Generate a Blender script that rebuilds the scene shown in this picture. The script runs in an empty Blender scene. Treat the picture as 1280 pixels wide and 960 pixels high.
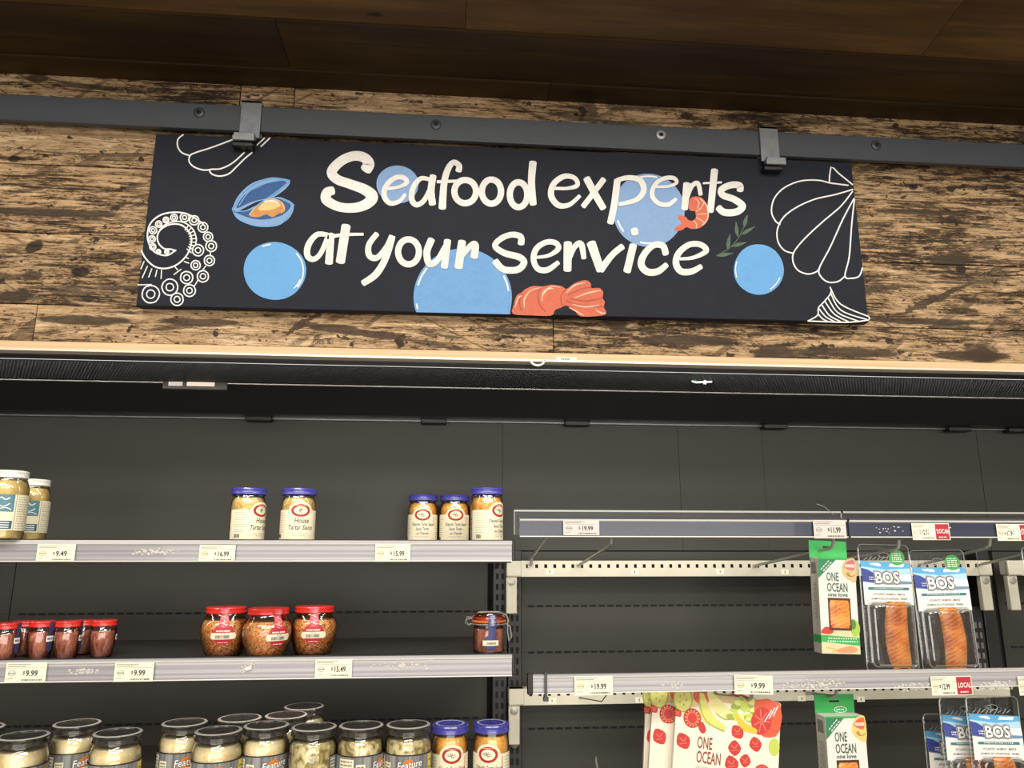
import bpy, math, random
from math import sin, cos, tan, pi, radians, atan2, hypot
from mathutils import Vector, Matrix
from mathutils.geometry import tessellate_polygon
random.seed(7)
SC = bpy.context.scene
COL = SC.collection

# ------------------------------------------------------------------ camera
FPX, YAW, PITCH, EYE = 950.0, radians(5.06), radians(12.6), 1.5
cam_d = bpy.data.cameras.new('camera'); cam = bpy.data.objects.new('camera', cam_d); COL.objects.link(cam)
cam_d.sensor_width = 36.0; cam_d.sensor_fit = 'HORIZONTAL'; cam_d.lens = 36.0 * FPX / 1280.0
cam_d.clip_start = 0.02
cam.location = (0, 0, EYE); cam.rotation_euler = (pi / 2 + PITCH, 0, -YAW)
SC.camera = cam

# ------------------------------------------------------------------ world, lights, exposure
SC.view_settings.view_transform = 'Standard'; SC.view_settings.look = 'None'
SC.view_settings.gamma = 1.0; SC.view_settings.use_curve_mapping = False
SC.view_settings.exposure = 0.0
w = bpy.data.worlds.new('store_air'); SC.world = w; w.use_nodes = True
w.node_tree.nodes['Background'].inputs[0].default_value = (1.0, 0.93, 0.82, 1)
w.node_tree.nodes['Background'].inputs[1].default_value = 0.13

def area(name, loc, aim, sx, sy, power, col):
    l = bpy.data.lights.new(name, 'AREA'); l.shape = 'RECTANGLE'; l.size = sx; l.size_y = sy
    l.energy = power; l.color = col
    o = bpy.data.objects.new(name, l); COL.objects.link(o); o.location = loc
    o.rotation_euler = (Vector(aim) - Vector(loc)).to_track_quat('-Z', 'Y').to_euler()
    o['kind'] = 'structure'
    return o
WARM = (1.0, 0.945, 0.865)
area('store_ceiling_light', (-1.2, -1.6, 3.5), (-1.0, 0.6, 0.5), 2.6, 0.5, 56, WARM)
area('store_ceiling_light', (1.8, -1.6, 3.5), (1.4, 0.6, 0.5), 2.6, 0.5, 56, WARM)
area('store_ceiling_light', (0.3, -3.6, 3.5), (0.3, 0.6, 0.9), 5.0, 0.6, 110, WARM)
area('aisle_fill_light', (0.3, -1.9, 1.25), (0.3, 1.6, 1.25), 4.0, 1.3, 60, WARM)  # unseen fill added at shelf height, standing in for cases opposite
l_ = area('canopy_fill_strip', (0.3, 1.436, 1.8505), (0.3, 1.86, 1.30), 3.6, 0.014, 5.5, (1.0, .96, .88))  # added strip, not in view, to brighten products and back panel

# ------------------------------------------------------------------ measuring helper: a sight line met with a plane of depth Y
Fv = Vector((sin(YAW) * cos(PITCH), cos(YAW) * cos(PITCH), sin(PITCH)))
Rv = Vector((cos(YAW), -sin(YAW), 0)); Uv = Rv.cross(Fv)
def P(u, v, Y):
    d = Fv + Rv * ((u - 640) / FPX) - Uv * ((v - 480) / FPX)
    return Vector((0, 0, EYE)) + d * (Y / d.y)

# ------------------------------------------------------------------ materials
def lin(c):
    return tuple(((x / 255) / 12.92 if x / 255 <= 0.04045 else ((x / 255 + 0.055) / 1.055) ** 2.4) for x in c)
MATS = {}
class NT:
    def __init__(s, name):
        s.m = bpy.data.materials.new(name); s.m.use_nodes = True; s.t = s.m.node_tree; s.t.nodes.clear()
        s.out = s.n('ShaderNodeOutputMaterial')
    def n(s, typ, ins=None, **props):
        nd = s.t.nodes.new(typ)
        for k, v in props.items(): setattr(nd, k, v)
        for k, v in (ins or {}).items(): s.set(nd.inputs[k], v)
        return nd
    def set(s, sock, v):
        if isinstance(v, bpy.types.NodeSocket): s.t.links.new(v, sock)
        elif isinstance(v, bpy.types.Node): s.t.links.new(v.outputs[0], sock)
        elif isinstance(v, (tuple, list)) and len(v) == 3 and len(getattr(sock, 'default_value', (0,) * 3)) == 4: sock.default_value = (*v, 1)
        else: sock.default_value = v
    def math(s, op, a, b=0.0, clamp=False):
        return s.n('ShaderNodeMath', {0: a, 1: b}, operation=op, use_clamp=clamp).outputs[0]
    def mix(s, f, a, b):
        nd = s.n('ShaderNodeMix', data_type='RGBA')
        s.set(nd.inputs[0], f); s.set(nd.inputs[6], a); s.set(nd.inputs[7], b); return nd.outputs[2]
    def ramp(s, f, stops, interp='LINEAR'):
        nd = s.n('ShaderNodeValToRGB', {0: f}); cr = nd.color_ramp; cr.interpolation = interp
        while len(cr.elements) > 1: cr.elements.remove(cr.elements[-1])
        for i, (p, c) in enumerate(stops):
            e = cr.elements[0] if i == 0 else cr.elements.new(p)
            e.position = p; e.color = (*c, 1) if isinstance(c, tuple) else (c, c, c, 1)
        return nd.outputs[0]
    def noise(s, vec, scale=1.0, detail=4.0, rough=0.5, dist=0.0):
        nd = s.n('ShaderNodeTexNoise', {'Scale': scale, 'Detail': detail, 'Roughness': rough, 'Distortion': dist})
        if vec is not None: s.set(nd.inputs['Vector'], vec)
        return nd.outputs[0]
    def mapv(s, vec, scale=(1, 1, 1), loc=(0, 0, 0), rot=(0, 0, 0)):
        return s.n('ShaderNodeMapping', {0: vec, 'Scale': scale, 'Location': loc, 'Rotation': rot}).outputs[0]
    def obj(s): return s.n('ShaderNodeTexCoord').outputs['Object']
    def bsdf(s, col, rough=0.5, metal=0.0, bump=None, bstr=0.3, bdist=0.001, **k):
        b = s.n('ShaderNodeBsdfPrincipled', {'Base Color': col, 'Roughness': rough, 'Metallic': metal})
        for kk, v in k.items(): s.set(b.inputs[kk.replace('_', ' ')], v)
        if bump is not None:
            bp = s.n('ShaderNodeBump', {'Height': bump, 'Strength': bstr, 'Distance': bdist}); s.set(b.inputs['Normal'], bp.outputs[0])
        s.t.links.new(b.outputs[0], s.out.inputs[0]); return s.m

def M(name, rgb=None, rough=0.5, metal=0.0, var=0.06, scale=60, spec=0.5, coat=0.0, bump=0.0, trans=0.0):
    if name in MATS: return MATS[name]
    t = NT(name); c = lin(rgb)
    f = t.noise(t.obj(), scale, 3)
    col = t.mix(f, tuple(x * (1 - var) for x in c), tuple(min(1, x * (1 + var)) for x in c))
    k = {'Specular_IOR_Level': spec}
    if coat: k['Coat_Weight'] = coat
    MATS[name] = t.bsdf(col, rough, metal, bump=f if bump else None, bstr=bump, **k)
    return MATS[name]

def reclaimed_wood():
    t = NT('reclaimed_wood'); o = t.obj()
    rnd = t.n('ShaderNodeObjectInfo').outputs['Random']
    sh = t.n('ShaderNodeCombineXYZ', {0: t.math('MULTIPLY', rnd, 7.0), 1: t.math('MULTIPLY', rnd, 13.0), 2: t.math('MULTIPLY', rnd, 3.0)})
    p = t.n('ShaderNodeVectorMath', {0: o, 1: sh}, operation='ADD').outputs[0]
    wn = t.n('ShaderNodeTexNoise', {'Vector': t.mapv(o, (4, 4, 8)), 'Scale': 1.0, 'Detail': 5.0})
    wv = t.n('ShaderNodeVectorMath', {0: wn.outputs[1], 1: (0.014, 0, 0.016)}, operation='MULTIPLY').outputs[0]
    p = t.n('ShaderNodeVectorMath', {0: p, 1: wv}, operation='ADD').outputs[0]
    fine = t.noise(t.mapv(p, (14, 1, 210)), 1, 8, 0.7, 0.6)
    med = t.noise(t.mapv(p, (7, 1, 75)), 1, 6, 0.65, 1.2)
    pat = t.noise(t.mapv(p, (3.5, 1, 17)), 1, 5, 0.65, 0.5)
    chip = t.noise(t.mapv(p, (45, 1, 110)), 1, 6, 0.75, 1.5)
    s = t.math('ADD', t.math('MULTIPLY', fine, 0.38), t.math('MULTIPLY', med, 0.36))
    s = t.math('ADD', s, t.math('MULTIPLY', t.math('SUBTRACT', pat, 0.5), 0.34))
    s = t.math('ADD', s, t.math('MULTIPLY', chip, 0.26))
    big = t.noise(t.mapv(p, (1.1, 1, 5)), 1, 3, 0.5)
    s = t.math('ADD', s, t.math('MULTIPLY', t.math('SUBTRACT', big, 0.5), 0.22))
    col = t.ramp(s, [(0.405, lin((44, 35, 27))), (0.45, lin((82, 65, 47))), (0.472, lin((122, 97, 69))), (0.492, lin((164, 134, 98))), (0.55, lin((182, 150, 112))), (0.62, lin((218, 188, 150)))])
    # worn grey-brown patches with ragged borders
    g = t.noise(t.mapv(p, (4.5, 1, 26)), 1.1, 8, 0.72, 0.9)
    gm = t.ramp(g, [(0.56, 0.0), (0.59, 1.0)])
    gcol = t.ramp(t.noise(t.mapv(p, (90, 1, 190)), 1, 5, .7), [(0.35, lin((54, 45, 36))), (0.62, lin((100, 84, 65)))])
    col = t.mix(t.math('MULTIPLY', gm, 0.85), col, gcol)
    # long wavy cracks and weathered grain lines
    for sc_, wd_, am_ in (((2.2, 1, 30), .0045, .8), ((3.5, 1, 62), .008, .6)):
        cr_ = t.noise(t.mapv(p, sc_, (5.5, 0, 2.2)), 1, 5, 0.6, .4)
        cm = t.math('LESS_THAN', t.math('ABSOLUTE', t.math('SUBTRACT', cr_, 0.5)), wd_)
        col = t.mix(t.math('MULTIPLY', cm, am_), col, lin((46, 36, 27)))
    g2 = t.noise(t.mapv(p, (1.4, 1, 24), (3, 0, 9)), 1, 9, 0.7, .5)
    col = t.mix(t.ramp(g2, [(0.60, 0.0), (0.625, .9)]), col, gcol)
    # dark specks and knots
    for sc_, th_, am_ in (((26, 1, 44), 0.635, .92), ((60, 1, 105), 0.655, .85)):
        k = t.noise(t.mapv(p, sc_), 1, 3, 0.55)
        km = t.ramp(k, [(th_, 0.0), (th_ + .03, 1.0)])
        col = t.mix(t.math('MULTIPLY', km, am_), col, lin((42, 33, 26)))
    # slanting scrape marks
    for rot, seed, th in ((0.62, 3.1, 0.028), (-0.5, 8.7, 0.016)):
        q = t.mapv(p, (1, 1, 1), (seed, 0, seed), (0, rot, 0))
        v = t.noise(t.mapv(q, (0.6, 1, 9)), 1, 1, 0.4)
        line = t.math('LESS_THAN', t.math('ABSOLUTE', t.math('SUBTRACT', v, 0.5)), th * 0.5)
        msk = t.ramp(t.noise(t.mapv(p, (5, 1, 6), (seed, 0, 0)), 1, 3), [(0.52, 0.0), (0.58, 1.0)])
        col = t.mix(t.math('MULTIPLY', t.math('MULTIPLY', line, msk), 0.6), col, lin((70, 56, 42)))
    # known stains round old nail holes: (x, z, half length, half height, tilt)
    dn = t.n('ShaderNodeTexNoise', {'Vector': t.mapv(o, (22, 1, 40)), 'Scale': 1.0, 'Detail': 5.0, 'Roughness': 0.65})
    for (x, z, a, b, r) in STAINS:
        q = t.n('ShaderNodeVectorMath', {0: o, 1: (-x, 0, -z)}, operation='ADD').outputs[0]
        jit = t.n('ShaderNodeVectorMath', {0: t.n('ShaderNodeVectorMath', {0: dn.outputs[1], 1: (-0.5, -0.5, -0.5)}, operation='ADD').outputs[0], 1: (a * 0.9, 0, b * 1.3)}, operation='MULTIPLY').outputs[0]
        q = t.n('ShaderNodeVectorMath', {0: q, 1: jit}, operation='ADD').outputs[0]
        q = t.mapv(t.mapv(q, (1, 0, 1), (0, 0, 0), (0, r, 0)), (1 / a, 0, 1 / b))
        d = t.n('ShaderNodeVectorMath', {0: q}, operation='LENGTH').outputs['Value']
        m_ = t.ramp(d, [(0.75, 0.9), (1.0, 0.0)])
        col = t.mix(m_, col, lin((66, 54, 42)) if a > 0.02 else lin((30, 25, 21)))
    hgt = t.math('ADD', fine, t.math('MULTIPLY', gm, -0.4))
    return t.bsdf(col, 0.8, 0, bump=hgt, bstr=0.5, bdist=0.002, Specular_IOR_Level=0.25)
STAINS = []
for (u, v, a, b, r) in [(17, 370, .034, .014, 0), (47, 98, .022, .010, 0), (968, 441, .05, .02, 0), (1228, 445, .045, .02, 0), (1202, 336, .013, .011, 0), (1192, 325, .05, .02, .2),
                        (1165, 375, .11, .009, .42), (1160, 402, .13, .008, 0), (440, 414, .14, .010, -.12), (385, 400, .07, .006, .6), (250, 403, .10, .009, 0), (1215, 445, .1, .012, 0),
                        (860, 425, .12, .012, 0), (1060, 440, .14, .012, 0), (1080, 322, .012, .008, 0), (1165, 290, .022, .008, 0), (1142, 234, .012, .008, .3), (660, 414, .09, .008, 0),
                        (100, 400, .10, .010, 0), (60, 265, .16, .009, 0), (42, 308, .02, .012, .5), (18, 199, .014, .008, 0), (1120, 157, .008, .007, 0), (950, 158, .008, .008, 0), (1240, 160, .006, .005, 0),
                        (720, 143, .006, .006, 0), (1150, 265, .13, .007, 0), (100, 340, .02, .01, 0), (40, 345, .022, .012, 0), (85, 130, .12, .006, 0), (770, 402, .03, .02, 0)]:
    q = P(u, v, 1.42); STAINS.append((q.x, q.z - 1.864, a, b, r))      # relative to the wall's base

def dark_wood(name='dark_stained_wood', k_=1.0):
    t = NT(name); o = t.obj()
    rnd = t.n('ShaderNodeObjectInfo').outputs['Random']
    sh = t.n('ShaderNodeCombineXYZ', {0: t.math('MULTIPLY', rnd, 9.0), 1: t.math('MULTIPLY', rnd, 5.0), 2: 0.0})
    p = t.n('ShaderNodeVectorMath', {0: o, 1: sh}, operation='ADD').outputs[0]
    f = t.noise(t.mapv(p, (2.2, 38, 38)), 1, 6, 0.6, 0.6)
    g = t.noise(t.mapv(p, (1.5, 5, 5)), 1, 3)
    s = t.math('ADD', t.math('MULTIPLY', f, 0.5), t.math('MULTIPLY', g, 0.5))
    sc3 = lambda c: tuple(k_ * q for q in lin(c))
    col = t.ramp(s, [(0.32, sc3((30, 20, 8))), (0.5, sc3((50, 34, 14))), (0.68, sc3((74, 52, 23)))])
    k = t.ramp(t.noise(t.mapv(p, (9, 16, 16)), 1, 2), [(0.74, 0.0), (0.78, 1.0)])
    col = t.mix(k, col, lin((22, 13, 7)))
    return t.bsdf(col, 0.5, 0, bump=f, bstr=0.2, Specular_IOR_Level=0.35)

def glass(name='clear_glass', tint=(1, 1, 1), gloss=1.0, rough=0.03, base=0.04):
    if name in MATS: return MATS[name]
    t = NT(name)
    tr = t.n('ShaderNodeBsdfTransparent', {0: tint}); gl = t.n('ShaderNodeBsdfGlossy', {0: (1, 1, 1), 'Roughness': rough})
    lw = t.n('ShaderNodeFresnel', {0: 1.5})
    bp = t.n('ShaderNodeBump', {'Height': t.noise(t.obj(), 45, 2), 'Strength': 0.25, 'Distance': 0.004}); t.set(gl.inputs['Normal'], bp.outputs[0])
    f = t.math('ADD', t.math('MULTIPLY', lw.outputs[0], gloss), base, True)
    mx = t.n('ShaderNodeMixShader', {0: f, 1: tr.outputs[0], 2: gl.outputs[0]})
    t.t.links.new(mx.outputs[0], t.out.inputs[0]); MATS[name] = t.m; return t.m

def contents(name, cols, scale=220, stretch=(1, 1, 1), rough=0.35, bump=0.5, detail=4, dist=0.5):
    """lumpy food: noise ramp over the given colours"""
    if name in MATS: return MATS[name]
    t = NT(name); p = t.mapv(t.obj(), stretch)
    f = t.noise(p, scale, detail, 0.6, dist)
    n_ = len(cols)
    col = t.ramp(f, [(0.34 + 0.32 * i / (n_ - 1), lin(c)) for i, c in enumerate(cols)])
    MATS[name] = t.bsdf(col, rough, 0, bump=f, bstr=bump, bdist=0.002, Specular_IOR_Level=0.5)
    return MATS[name]

def salmon_mat():
    t = NT('salmon_flesh'); o = t.obj()
    q = t.mapv(o, (1, 0.3, 1), (0, 0, 0), (0, 0.45, 0))
    wv = t.n('ShaderNodeTexWave', {'Vector': q, 'Scale': 42.0, 'Distortion': 5.0, 'Detail': 2.0, 'Detail Scale': 1.5}, bands_direction='Z')
    lines = t.ramp(wv.outputs[1], [(0.78, 0.0), (0.97, 1.0)])
    g = t.noise(o, 30, 3)
    c = t.ramp(g, [(0.35, lin((196, 104, 42))), (0.5, lin((228, 138, 56))), (0.65, lin((244, 172, 84)))])
    c = t.mix(t.math('MULTIPLY', lines, 0.4), c, lin((250, 196, 140)))
    return t.bsdf(c, 0.22, 0, bump=t.math('ADD', g, wv.outputs[1]), bstr=0.25, bdist=0.001)

def brush_paint(name, rgb, lo=0.86, rough=0.55, scale=70):
    if name in MATS: return MATS[name]
    t = NT(name); o = t.obj(); c = lin(rgb)
    f = t.noise(t.mapv(o, (1, 1, 1), rot=(0, 0.5, 0)), scale, 4, 0.6, 1.5)
    g = t.noise(o, 18, 3)
    s = t.math('ADD', t.math('MULTIPLY', f, .6), t.math('MULTIPLY', g, .4))
    col = t.ramp(s, [(0.33, tuple(x * lo for x in c)), (0.55, c)])
    MATS[name] = t.bsdf(col, rough, 0, bump=f, bstr=0.15, Specular_IOR_Level=0.3); return MATS[name]

WOOD = reclaimed_wood(); DWOOD = dark_wood(); DWOOD_LIT = dark_wood('lit_soffit_wood', 2.3); SALMON = salmon_mat()  # second soffit wood is a brightened copy, light put into its colour
CHALK = brush_paint('black_board_paint', (24, 28, 39), 0.8, 0.7, 30)
WHITE = brush_paint('white_brush_paint', (228, 224, 217), 0.8)
LINEW = brush_paint('white_line_paint', (232, 230, 226), 0.9)
STEEL = M('blackened_steel', (66, 70, 75), 0.5, 0.0, 0.12, 30)
CLAMP = M('worn_clamp_steel', (134, 136, 138), 0.35, 0.35, 0.3, 60)
BLACKP = M('matte_black_panel', (57, 55, 48), 0.5, 0, 0.06, 12, spec=0.4)
BLACKS = M('black_shelf_steel', (62, 60, 57), 0.4, 0, 0.1, 20)
DEEP = M('deep_black_plastic', (18, 18, 18), 0.4, 0, 0.1)
SLOT = M('slot_black', (9, 9, 9), 0.8)
ALU = M('brushed_aluminium', (200, 198, 195), 0.3, 0.75, 0.05)
ZINC = M('zinc_plated_steel', (208, 203, 182), 0.42, 0.1, 0.1, 25)
WIRE = M('chrome_wire', (172, 170, 160), 0.3, 0.35)
_g = NT('grey_strip_plastic'); STRIPG = _g.bsdf(_g.ramp(_g.noise(_g.mapv(_g.obj(), (.5, 1, 130)), 1, 2), [(.36, lin((148, 146, 150))), (.5, lin((176, 173, 175))), (.64, lin((200, 196, 192)))]), .25, 0, Coat_Weight=.4)
STRIPD = M('dark_blue_strip_plastic', (66, 70, 86), 0.25, 0, 0.08, 8, coat=0.3)
STRIP_HL = M('strip_highlight', (232, 230, 222), 0.3, 0, 0.03)  # near-white for the channel lips: their highlights put into the colour
PAPER = M('price_paper', (244, 240, 214), 0.6, 0, 0.02)
PAPERG = M('price_paper_behind_plastic', (214, 208, 198), 0.5, 0, 0.02)
INK = M('grey_black_ink', (58, 58, 62), 0.6)
INKL = M('light_grey_ink', (150, 148, 138), 0.6)
GOLDI = M('ochre_ink', (200, 170, 90), 0.6)
RED = M('red_print', (186, 44, 62), 0.5)
REDL = M('red_lid_paint', (206, 44, 36), 0.3, 0, 0.1, coat=0.3)
WPR = M('white_print', (246, 244, 236), 0.5)
CREAM = M('cream_label_paper', (243, 233, 200), 0.5, 0, 0.02)
BLUEL = M('blue_lid_enamel', (70, 70, 160), 0.25, 0, 0.06, coat=0.5)
GLASS = glass(); CLEAR = glass('clear_blister_plastic', (0.93, 0.94, 0.94), 1.3, 0.16, 0.11)
HAZE = glass('clear_backing_plastic', (0.96, 0.96, 0.96), .3, 0.3, 0.0)
CLEARS = M('clear_edge_plastic', (182, 184, 180), .2, coat=.3)

# ------------------------------------------------------------------ mesh building
class MB:
    """collects faces, links them as ONE mesh object"""
    def __init__(s): s.v = []; s.f = []; s.m = []; s.mats = []; s.sm = []
    def mi(s, mat):
        if mat not in s.mats: s.mats.append(mat)
        return s.mats.index(mat)
    def add(s, vs, fs, mat, smooth=False):
        b = len(s.v); s.v += [tuple(x) for x in vs]; i = s.mi(mat)
        for f in fs: s.f.append(tuple(b + k for k in f)); s.m.append(i); s.sm.append(smooth)
        return s
    def box(s, x0, x1, y0, y1, z0, z1, mat):
        vs = [(x, y, z) for z in (z0, z1) for y in (y0, y1) for x in (x0, x1)]
        return s.add(vs, [(0, 2, 3, 1), (4, 5, 7, 6), (0, 1, 5, 4), (2, 6, 7, 3), (0, 4, 6, 2), (1, 3, 7, 5)], mat)
    def extrude_x(s, prof, x0, x1, mat, mats=None):
        """prof: closed (y, z) outline, counter-clockwise seen from +x"""
        n = len(prof); vs = [(x0, y, z) for y, z in prof] + [(x1, y, z) for y, z in prof]
        for i in range(n):
            j = (i + 1) % n
            s.add([vs[i], vs[j], vs[n + j], vs[n + i]], [(0, 1, 2, 3)], mats[i] if mats else mat)
        tri = tessellate_polygon([[Vector((0, y, z)) for y, z in prof]])
        s.add(vs[:n], [tuple(t) for t in tri], mat); s.add(vs[n:], [tuple(t) for t in tri], mat)
        return s
    def lathe(s, prof, mat, n=28, c=(0, 0, 0), smooth=True, a0=0.0, a1=2 * pi, mats=None):
        full = abs(a1 - a0 - 2 * pi) < 1e-6; k = n if full else n + 1; vs = []
        for (r, z) in prof:
            for i in range(k):
                a = a0 + (a1 - a0) * i / n
                vs.append((c[0] + r * sin(a), c[1] - r * cos(a), c[2] + z))
        for j in range(len(prof) - 1):
            fs = []
            for i in range(n):
                i2 = (i + 1) % k if full else i + 1
                fs.append((j * k + i, j * k + i2, (j + 1) * k + i2, (j + 1) * k + i))
            if j == 0: s_b = len(s.v); s.v += vs
            mi = s.mi(mats[j] if mats else mat)
            for f in fs: s.f.append(tuple(s_b + q for q in f)); s.m.append(mi); s.sm.append(smooth)
        return s
    def tube(s, pts, r, mat, n=8, cap=True):
        pts = [Vector(p) for p in pts]; rings = []
        up = Vector((0.13, 0.21, 1)).normalized()
        for i, p in enumerate(pts):
            d = ((pts[min(i + 1, len(pts) - 1)] - pts[max(i - 1, 0)])).normalized()
            if abs(d.dot(up)) > 0.95: up2 = Vector((1, 0.1, 0)).normalized()
            else: up2 = up
            a = d.cross(up2).normalized(); b = d.cross(a)
            rings.append([p + (a * cos(2 * pi * k / n) + b * sin(2 * pi * k / n)) * r for k in range(n)])
        vs = [q for rg in rings for q in rg]; fs = []
        for j in range(len(pts) - 1):
            for k in range(n): fs.append((j * n + k, j * n + (k + 1) % n, (j + 1) * n + (k + 1) % n, (j + 1) * n + k))
        if cap: fs.append(tuple(range(n))[::-1]); fs.append(tuple((len(pts) - 1) * n + k for k in range(n)))
        return s.add(vs, fs, mat, True)
    def loft(s, rings, mat, smooth=True, close=True):
        n = len(rings[0]); vs = [q for rg in rings for q in rg]; fs = []
        for j in range(len(rings) - 1):
            for k in range(n if close else n - 1): fs.append((j * n + k, j * n + (k + 1) % n, (j + 1) * n + (k + 1) % n, (j + 1) * n + k))
        return s.add(vs, fs, mat, smooth)
    def build(s, name, parent=None, bevel=0.0, seg=2, xf=None):
        me = bpy.data.meshes.new(name); off = parent_loc(parent)
        vs = s.v if xf is None else [tuple(xf @ Vector(q)) for q in s.v]
        me.from_pydata([(x - off[0], y - off[1], z - off[2]) for x, y, z in vs], [], s.f)
        for m in s.mats: me.materials.append(m)
        me.polygons.foreach_set('material_index', s.m); me.polygons.foreach_set('use_smooth', s.sm)
        me.validate(); me.update()
        try: me.set_sharp_from_angle(angle=radians(40))
        except Exception: pass
        o = bpy.data.objects.new(name, me); COL.objects.link(o)
        if parent: o.parent = parent
        if bevel:
            b = o.modifiers.new('bevel', 'BEVEL'); b.width = bevel; b.segments = seg; b.limit_method = 'ANGLE'
        return o
def parent_loc(p):
    """where the thing stands (things that get copied are built at the origin)"""
    x = y = z = 0.0
    while p is not None: x += p.location.x; y += p.location.y; z += p.location.z; p = p.parent
    return x, y, z
def tag(o, label=None, cat=None, group=None, kind=None):
    for k, v in (('label', label), ('category', cat), ('group', group), ('kind', kind)):
        if v: o[k] = v
    return o
def empty(name, loc=(0, 0, 0), rz=0.0, **k):
    o = bpy.data.objects.new(name, None); COL.objects.link(o); o.empty_display_size = 0.02
    o.location = loc; o.rotation_euler = (0, 0, rz); return tag(o, **k)
def copy_tree(o, parent=None):
    c = o.copy(); COL.objects.link(c); c.parent = parent
    for ch in [q for q in bpy.data.objects if q.parent == o]: copy_tree(ch, c)
    return c

# ------------------------------------------------------------------ flat art laid on a surface
def smooth_line(pts, sub=6, closed=False):
    pts = [tuple(p) for p in pts]; n = len(pts); out = []
    if n < 3: return pts
    rng = range(n if closed else n - 1)
    for i in rng:
        g = (lambda k: pts[k % n]) if closed else (lambda k: pts[min(max(k, 0), n - 1)])
        p0, p1, p2, p3 = g(i - 1), g(i), g(i + 1), g(i + 2)
        for j in range(sub):
            t = j / sub
            out.append(tuple(0.5 * (2 * b + (c - a) * t + (2 * a - 5 * b + 4 * c - d) * t * t + (3 * b - a - 3 * c + d) * t ** 3) for a, b, c, d in zip(p0, p1, p2, p3)))
    if not closed: out.append(pts[-1])
    return out
TXT = {}
def glyphs(s, bold=0.0):
    if (s, bold) in TXT: return TXT[(s, bold)]
    cu = bpy.data.curves.new('t', 'FONT'); cu.body = s; cu.size = 1; cu.resolution_u = 2; cu.offset = bold
    ob = bpy.data.objects.new('t', cu); me = bpy.data.meshes.new_from_object(ob)
    vs = [(v.co.x, v.co.y) for v in me.vertices]; fs = [tuple(p.vertices) for p in me.polygons]
    bpy.data.objects.remove(ob); bpy.data.curves.remove(cu); bpy.data.meshes.remove(me)
    TXT[(s, bold)] = (vs, fs); return vs, fs
class Art:
    """draws in the plane (x right, y down) and hands points to mp(x, y, layer)"""
    def __init__(s, mb, mp, maxlen=None): s.mb = mb; s.mp = mp; s.ml = maxlen; s.lay = 1
    def tris(s, vs, tr, mat, lay):
        out = []; stack = [tuple(vs[i] for i in t) for t in tr]
        while stack:
            a, b, c = stack.pop()
            if s.ml:
                e = [(hypot(a[0] - b[0], a[1] - b[1]), 0), (hypot(b[0] - c[0], b[1] - c[1]), 1), (hypot(c[0] - a[0], c[1] - a[1]), 2)]
                L, k = max(e)
                if L > s.ml:
                    if k == 1: a, b, c = b, c, a
                    elif k == 2: a, b, c = c, a, b
                    m_ = ((a[0] + b[0]) / 2, (a[1] + b[1]) / 2); stack += [(a, m_, c), (m_, b, c)]; continue
            out += [a, b, c]
        s.mb.add([s.mp(x, y, lay) for x, y in out], [(i, i + 1, i + 2) for i in range(0, len(out), 3)], mat)
    def poly(s, pts, mat, lay=1, smooth=0, closed=True):
        if smooth: pts = smooth_line(pts, smooth, True)
        tr = tessellate_polygon([[Vector((x, y, 0)) for x, y in pts]]); s.tris(pts, tr, mat, lay)
    def rect(s, x0, y0, x1, y1, mat, lay=1): s.tris([(x0, y0), (x1, y0), (x1, y1), (x0, y1)], [(0, 1, 2), (0, 2, 3)], mat, lay)
    def ell(s, cx, cy, rx, ry, mat, lay=1, n=28, rot=0.0):
        pts = [(cx, cy)] + [(cx + rx * cos(2 * pi * i / n) * cos(rot) - ry * sin(2 * pi * i / n) * sin(rot), cy + rx * cos(2 * pi * i / n) * sin(rot) + ry * sin(2 * pi * i / n) * cos(rot)) for i in range(n)]
        s.tris(pts, [(0, i + 1, (i + 1) % n + 1) for i in range(n)], mat, lay)
    def ring(s, cx, cy, rx, ry, w, mat, lay=1, n=24, a0=0, a1=360, jit=0.0):
        pts = [(cx + rx * (1 + random.uniform(-jit, jit)) * cos(radians(a0 + (a1 - a0) * i / n)), cy + ry * (1 + random.uniform(-jit, jit)) * sin(radians(a0 + (a1 - a0) * i / n))) for i in range(n + 1)]
        s.line(pts, w, mat, lay, sub=1, cap=False)
    def line(s, pts, w, mat, lay=1, sub=6, cap=True):
        ws = w if isinstance(w, (list, tuple)) else [w] * len(pts)
        q = [(x, y, ww) for (x, y), ww in zip(pts, ws)]
        q = smooth_line(q, sub) if sub > 1 else q
        L, R_ = [], []
        for i, (x, y, ww) in enumerate(q):
            a = q[max(i - 1, 0)]; b = q[min(i + 1, len(q) - 1)]; dx, dy = b[0] - a[0], b[1] - a[1]; l = hypot(dx, dy) or 1
            nx, ny = -dy / l * ww / 2, dx / l * ww / 2
            L.append((x + nx, y + ny)); R_.append((x - nx, y - ny))
        n = len(q)
        for i in range(n - 1):      # later strokes of the brush lie a hair above earlier ones
            s.tris([L[i], L[i + 1], R_[i + 1], R_[i]], [(0, 1, 2), (0, 2, 3)], mat, lay + 0.55 * i / n)
        if cap:                     # rounded brush ends: half discs that only touch the ribbon
            for (p, nb) in ((0, 1), (-1, -2)):
                x, y, ww = q[p]; dx, dy = x - q[nb][0], y - q[nb][1]; an = atan2(dy, dx)
                cc, ss, fl = cos(an), sin(an), (.45 if ww > 12 else 1.0)
                pts = [(x + ww / 2 * (fl * cos(t_) * cc - sin(t_) * ss), y + ww / 2 * (fl * cos(t_) * ss + sin(t_) * cc)) for t_ in [-pi / 2 + pi * k / 7 for k in range(8)]]
                s.tris(pts, [(0, k, k + 1) for k in range(1, 7)], mat, lay + (0 if p == 0 else .55))
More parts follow.
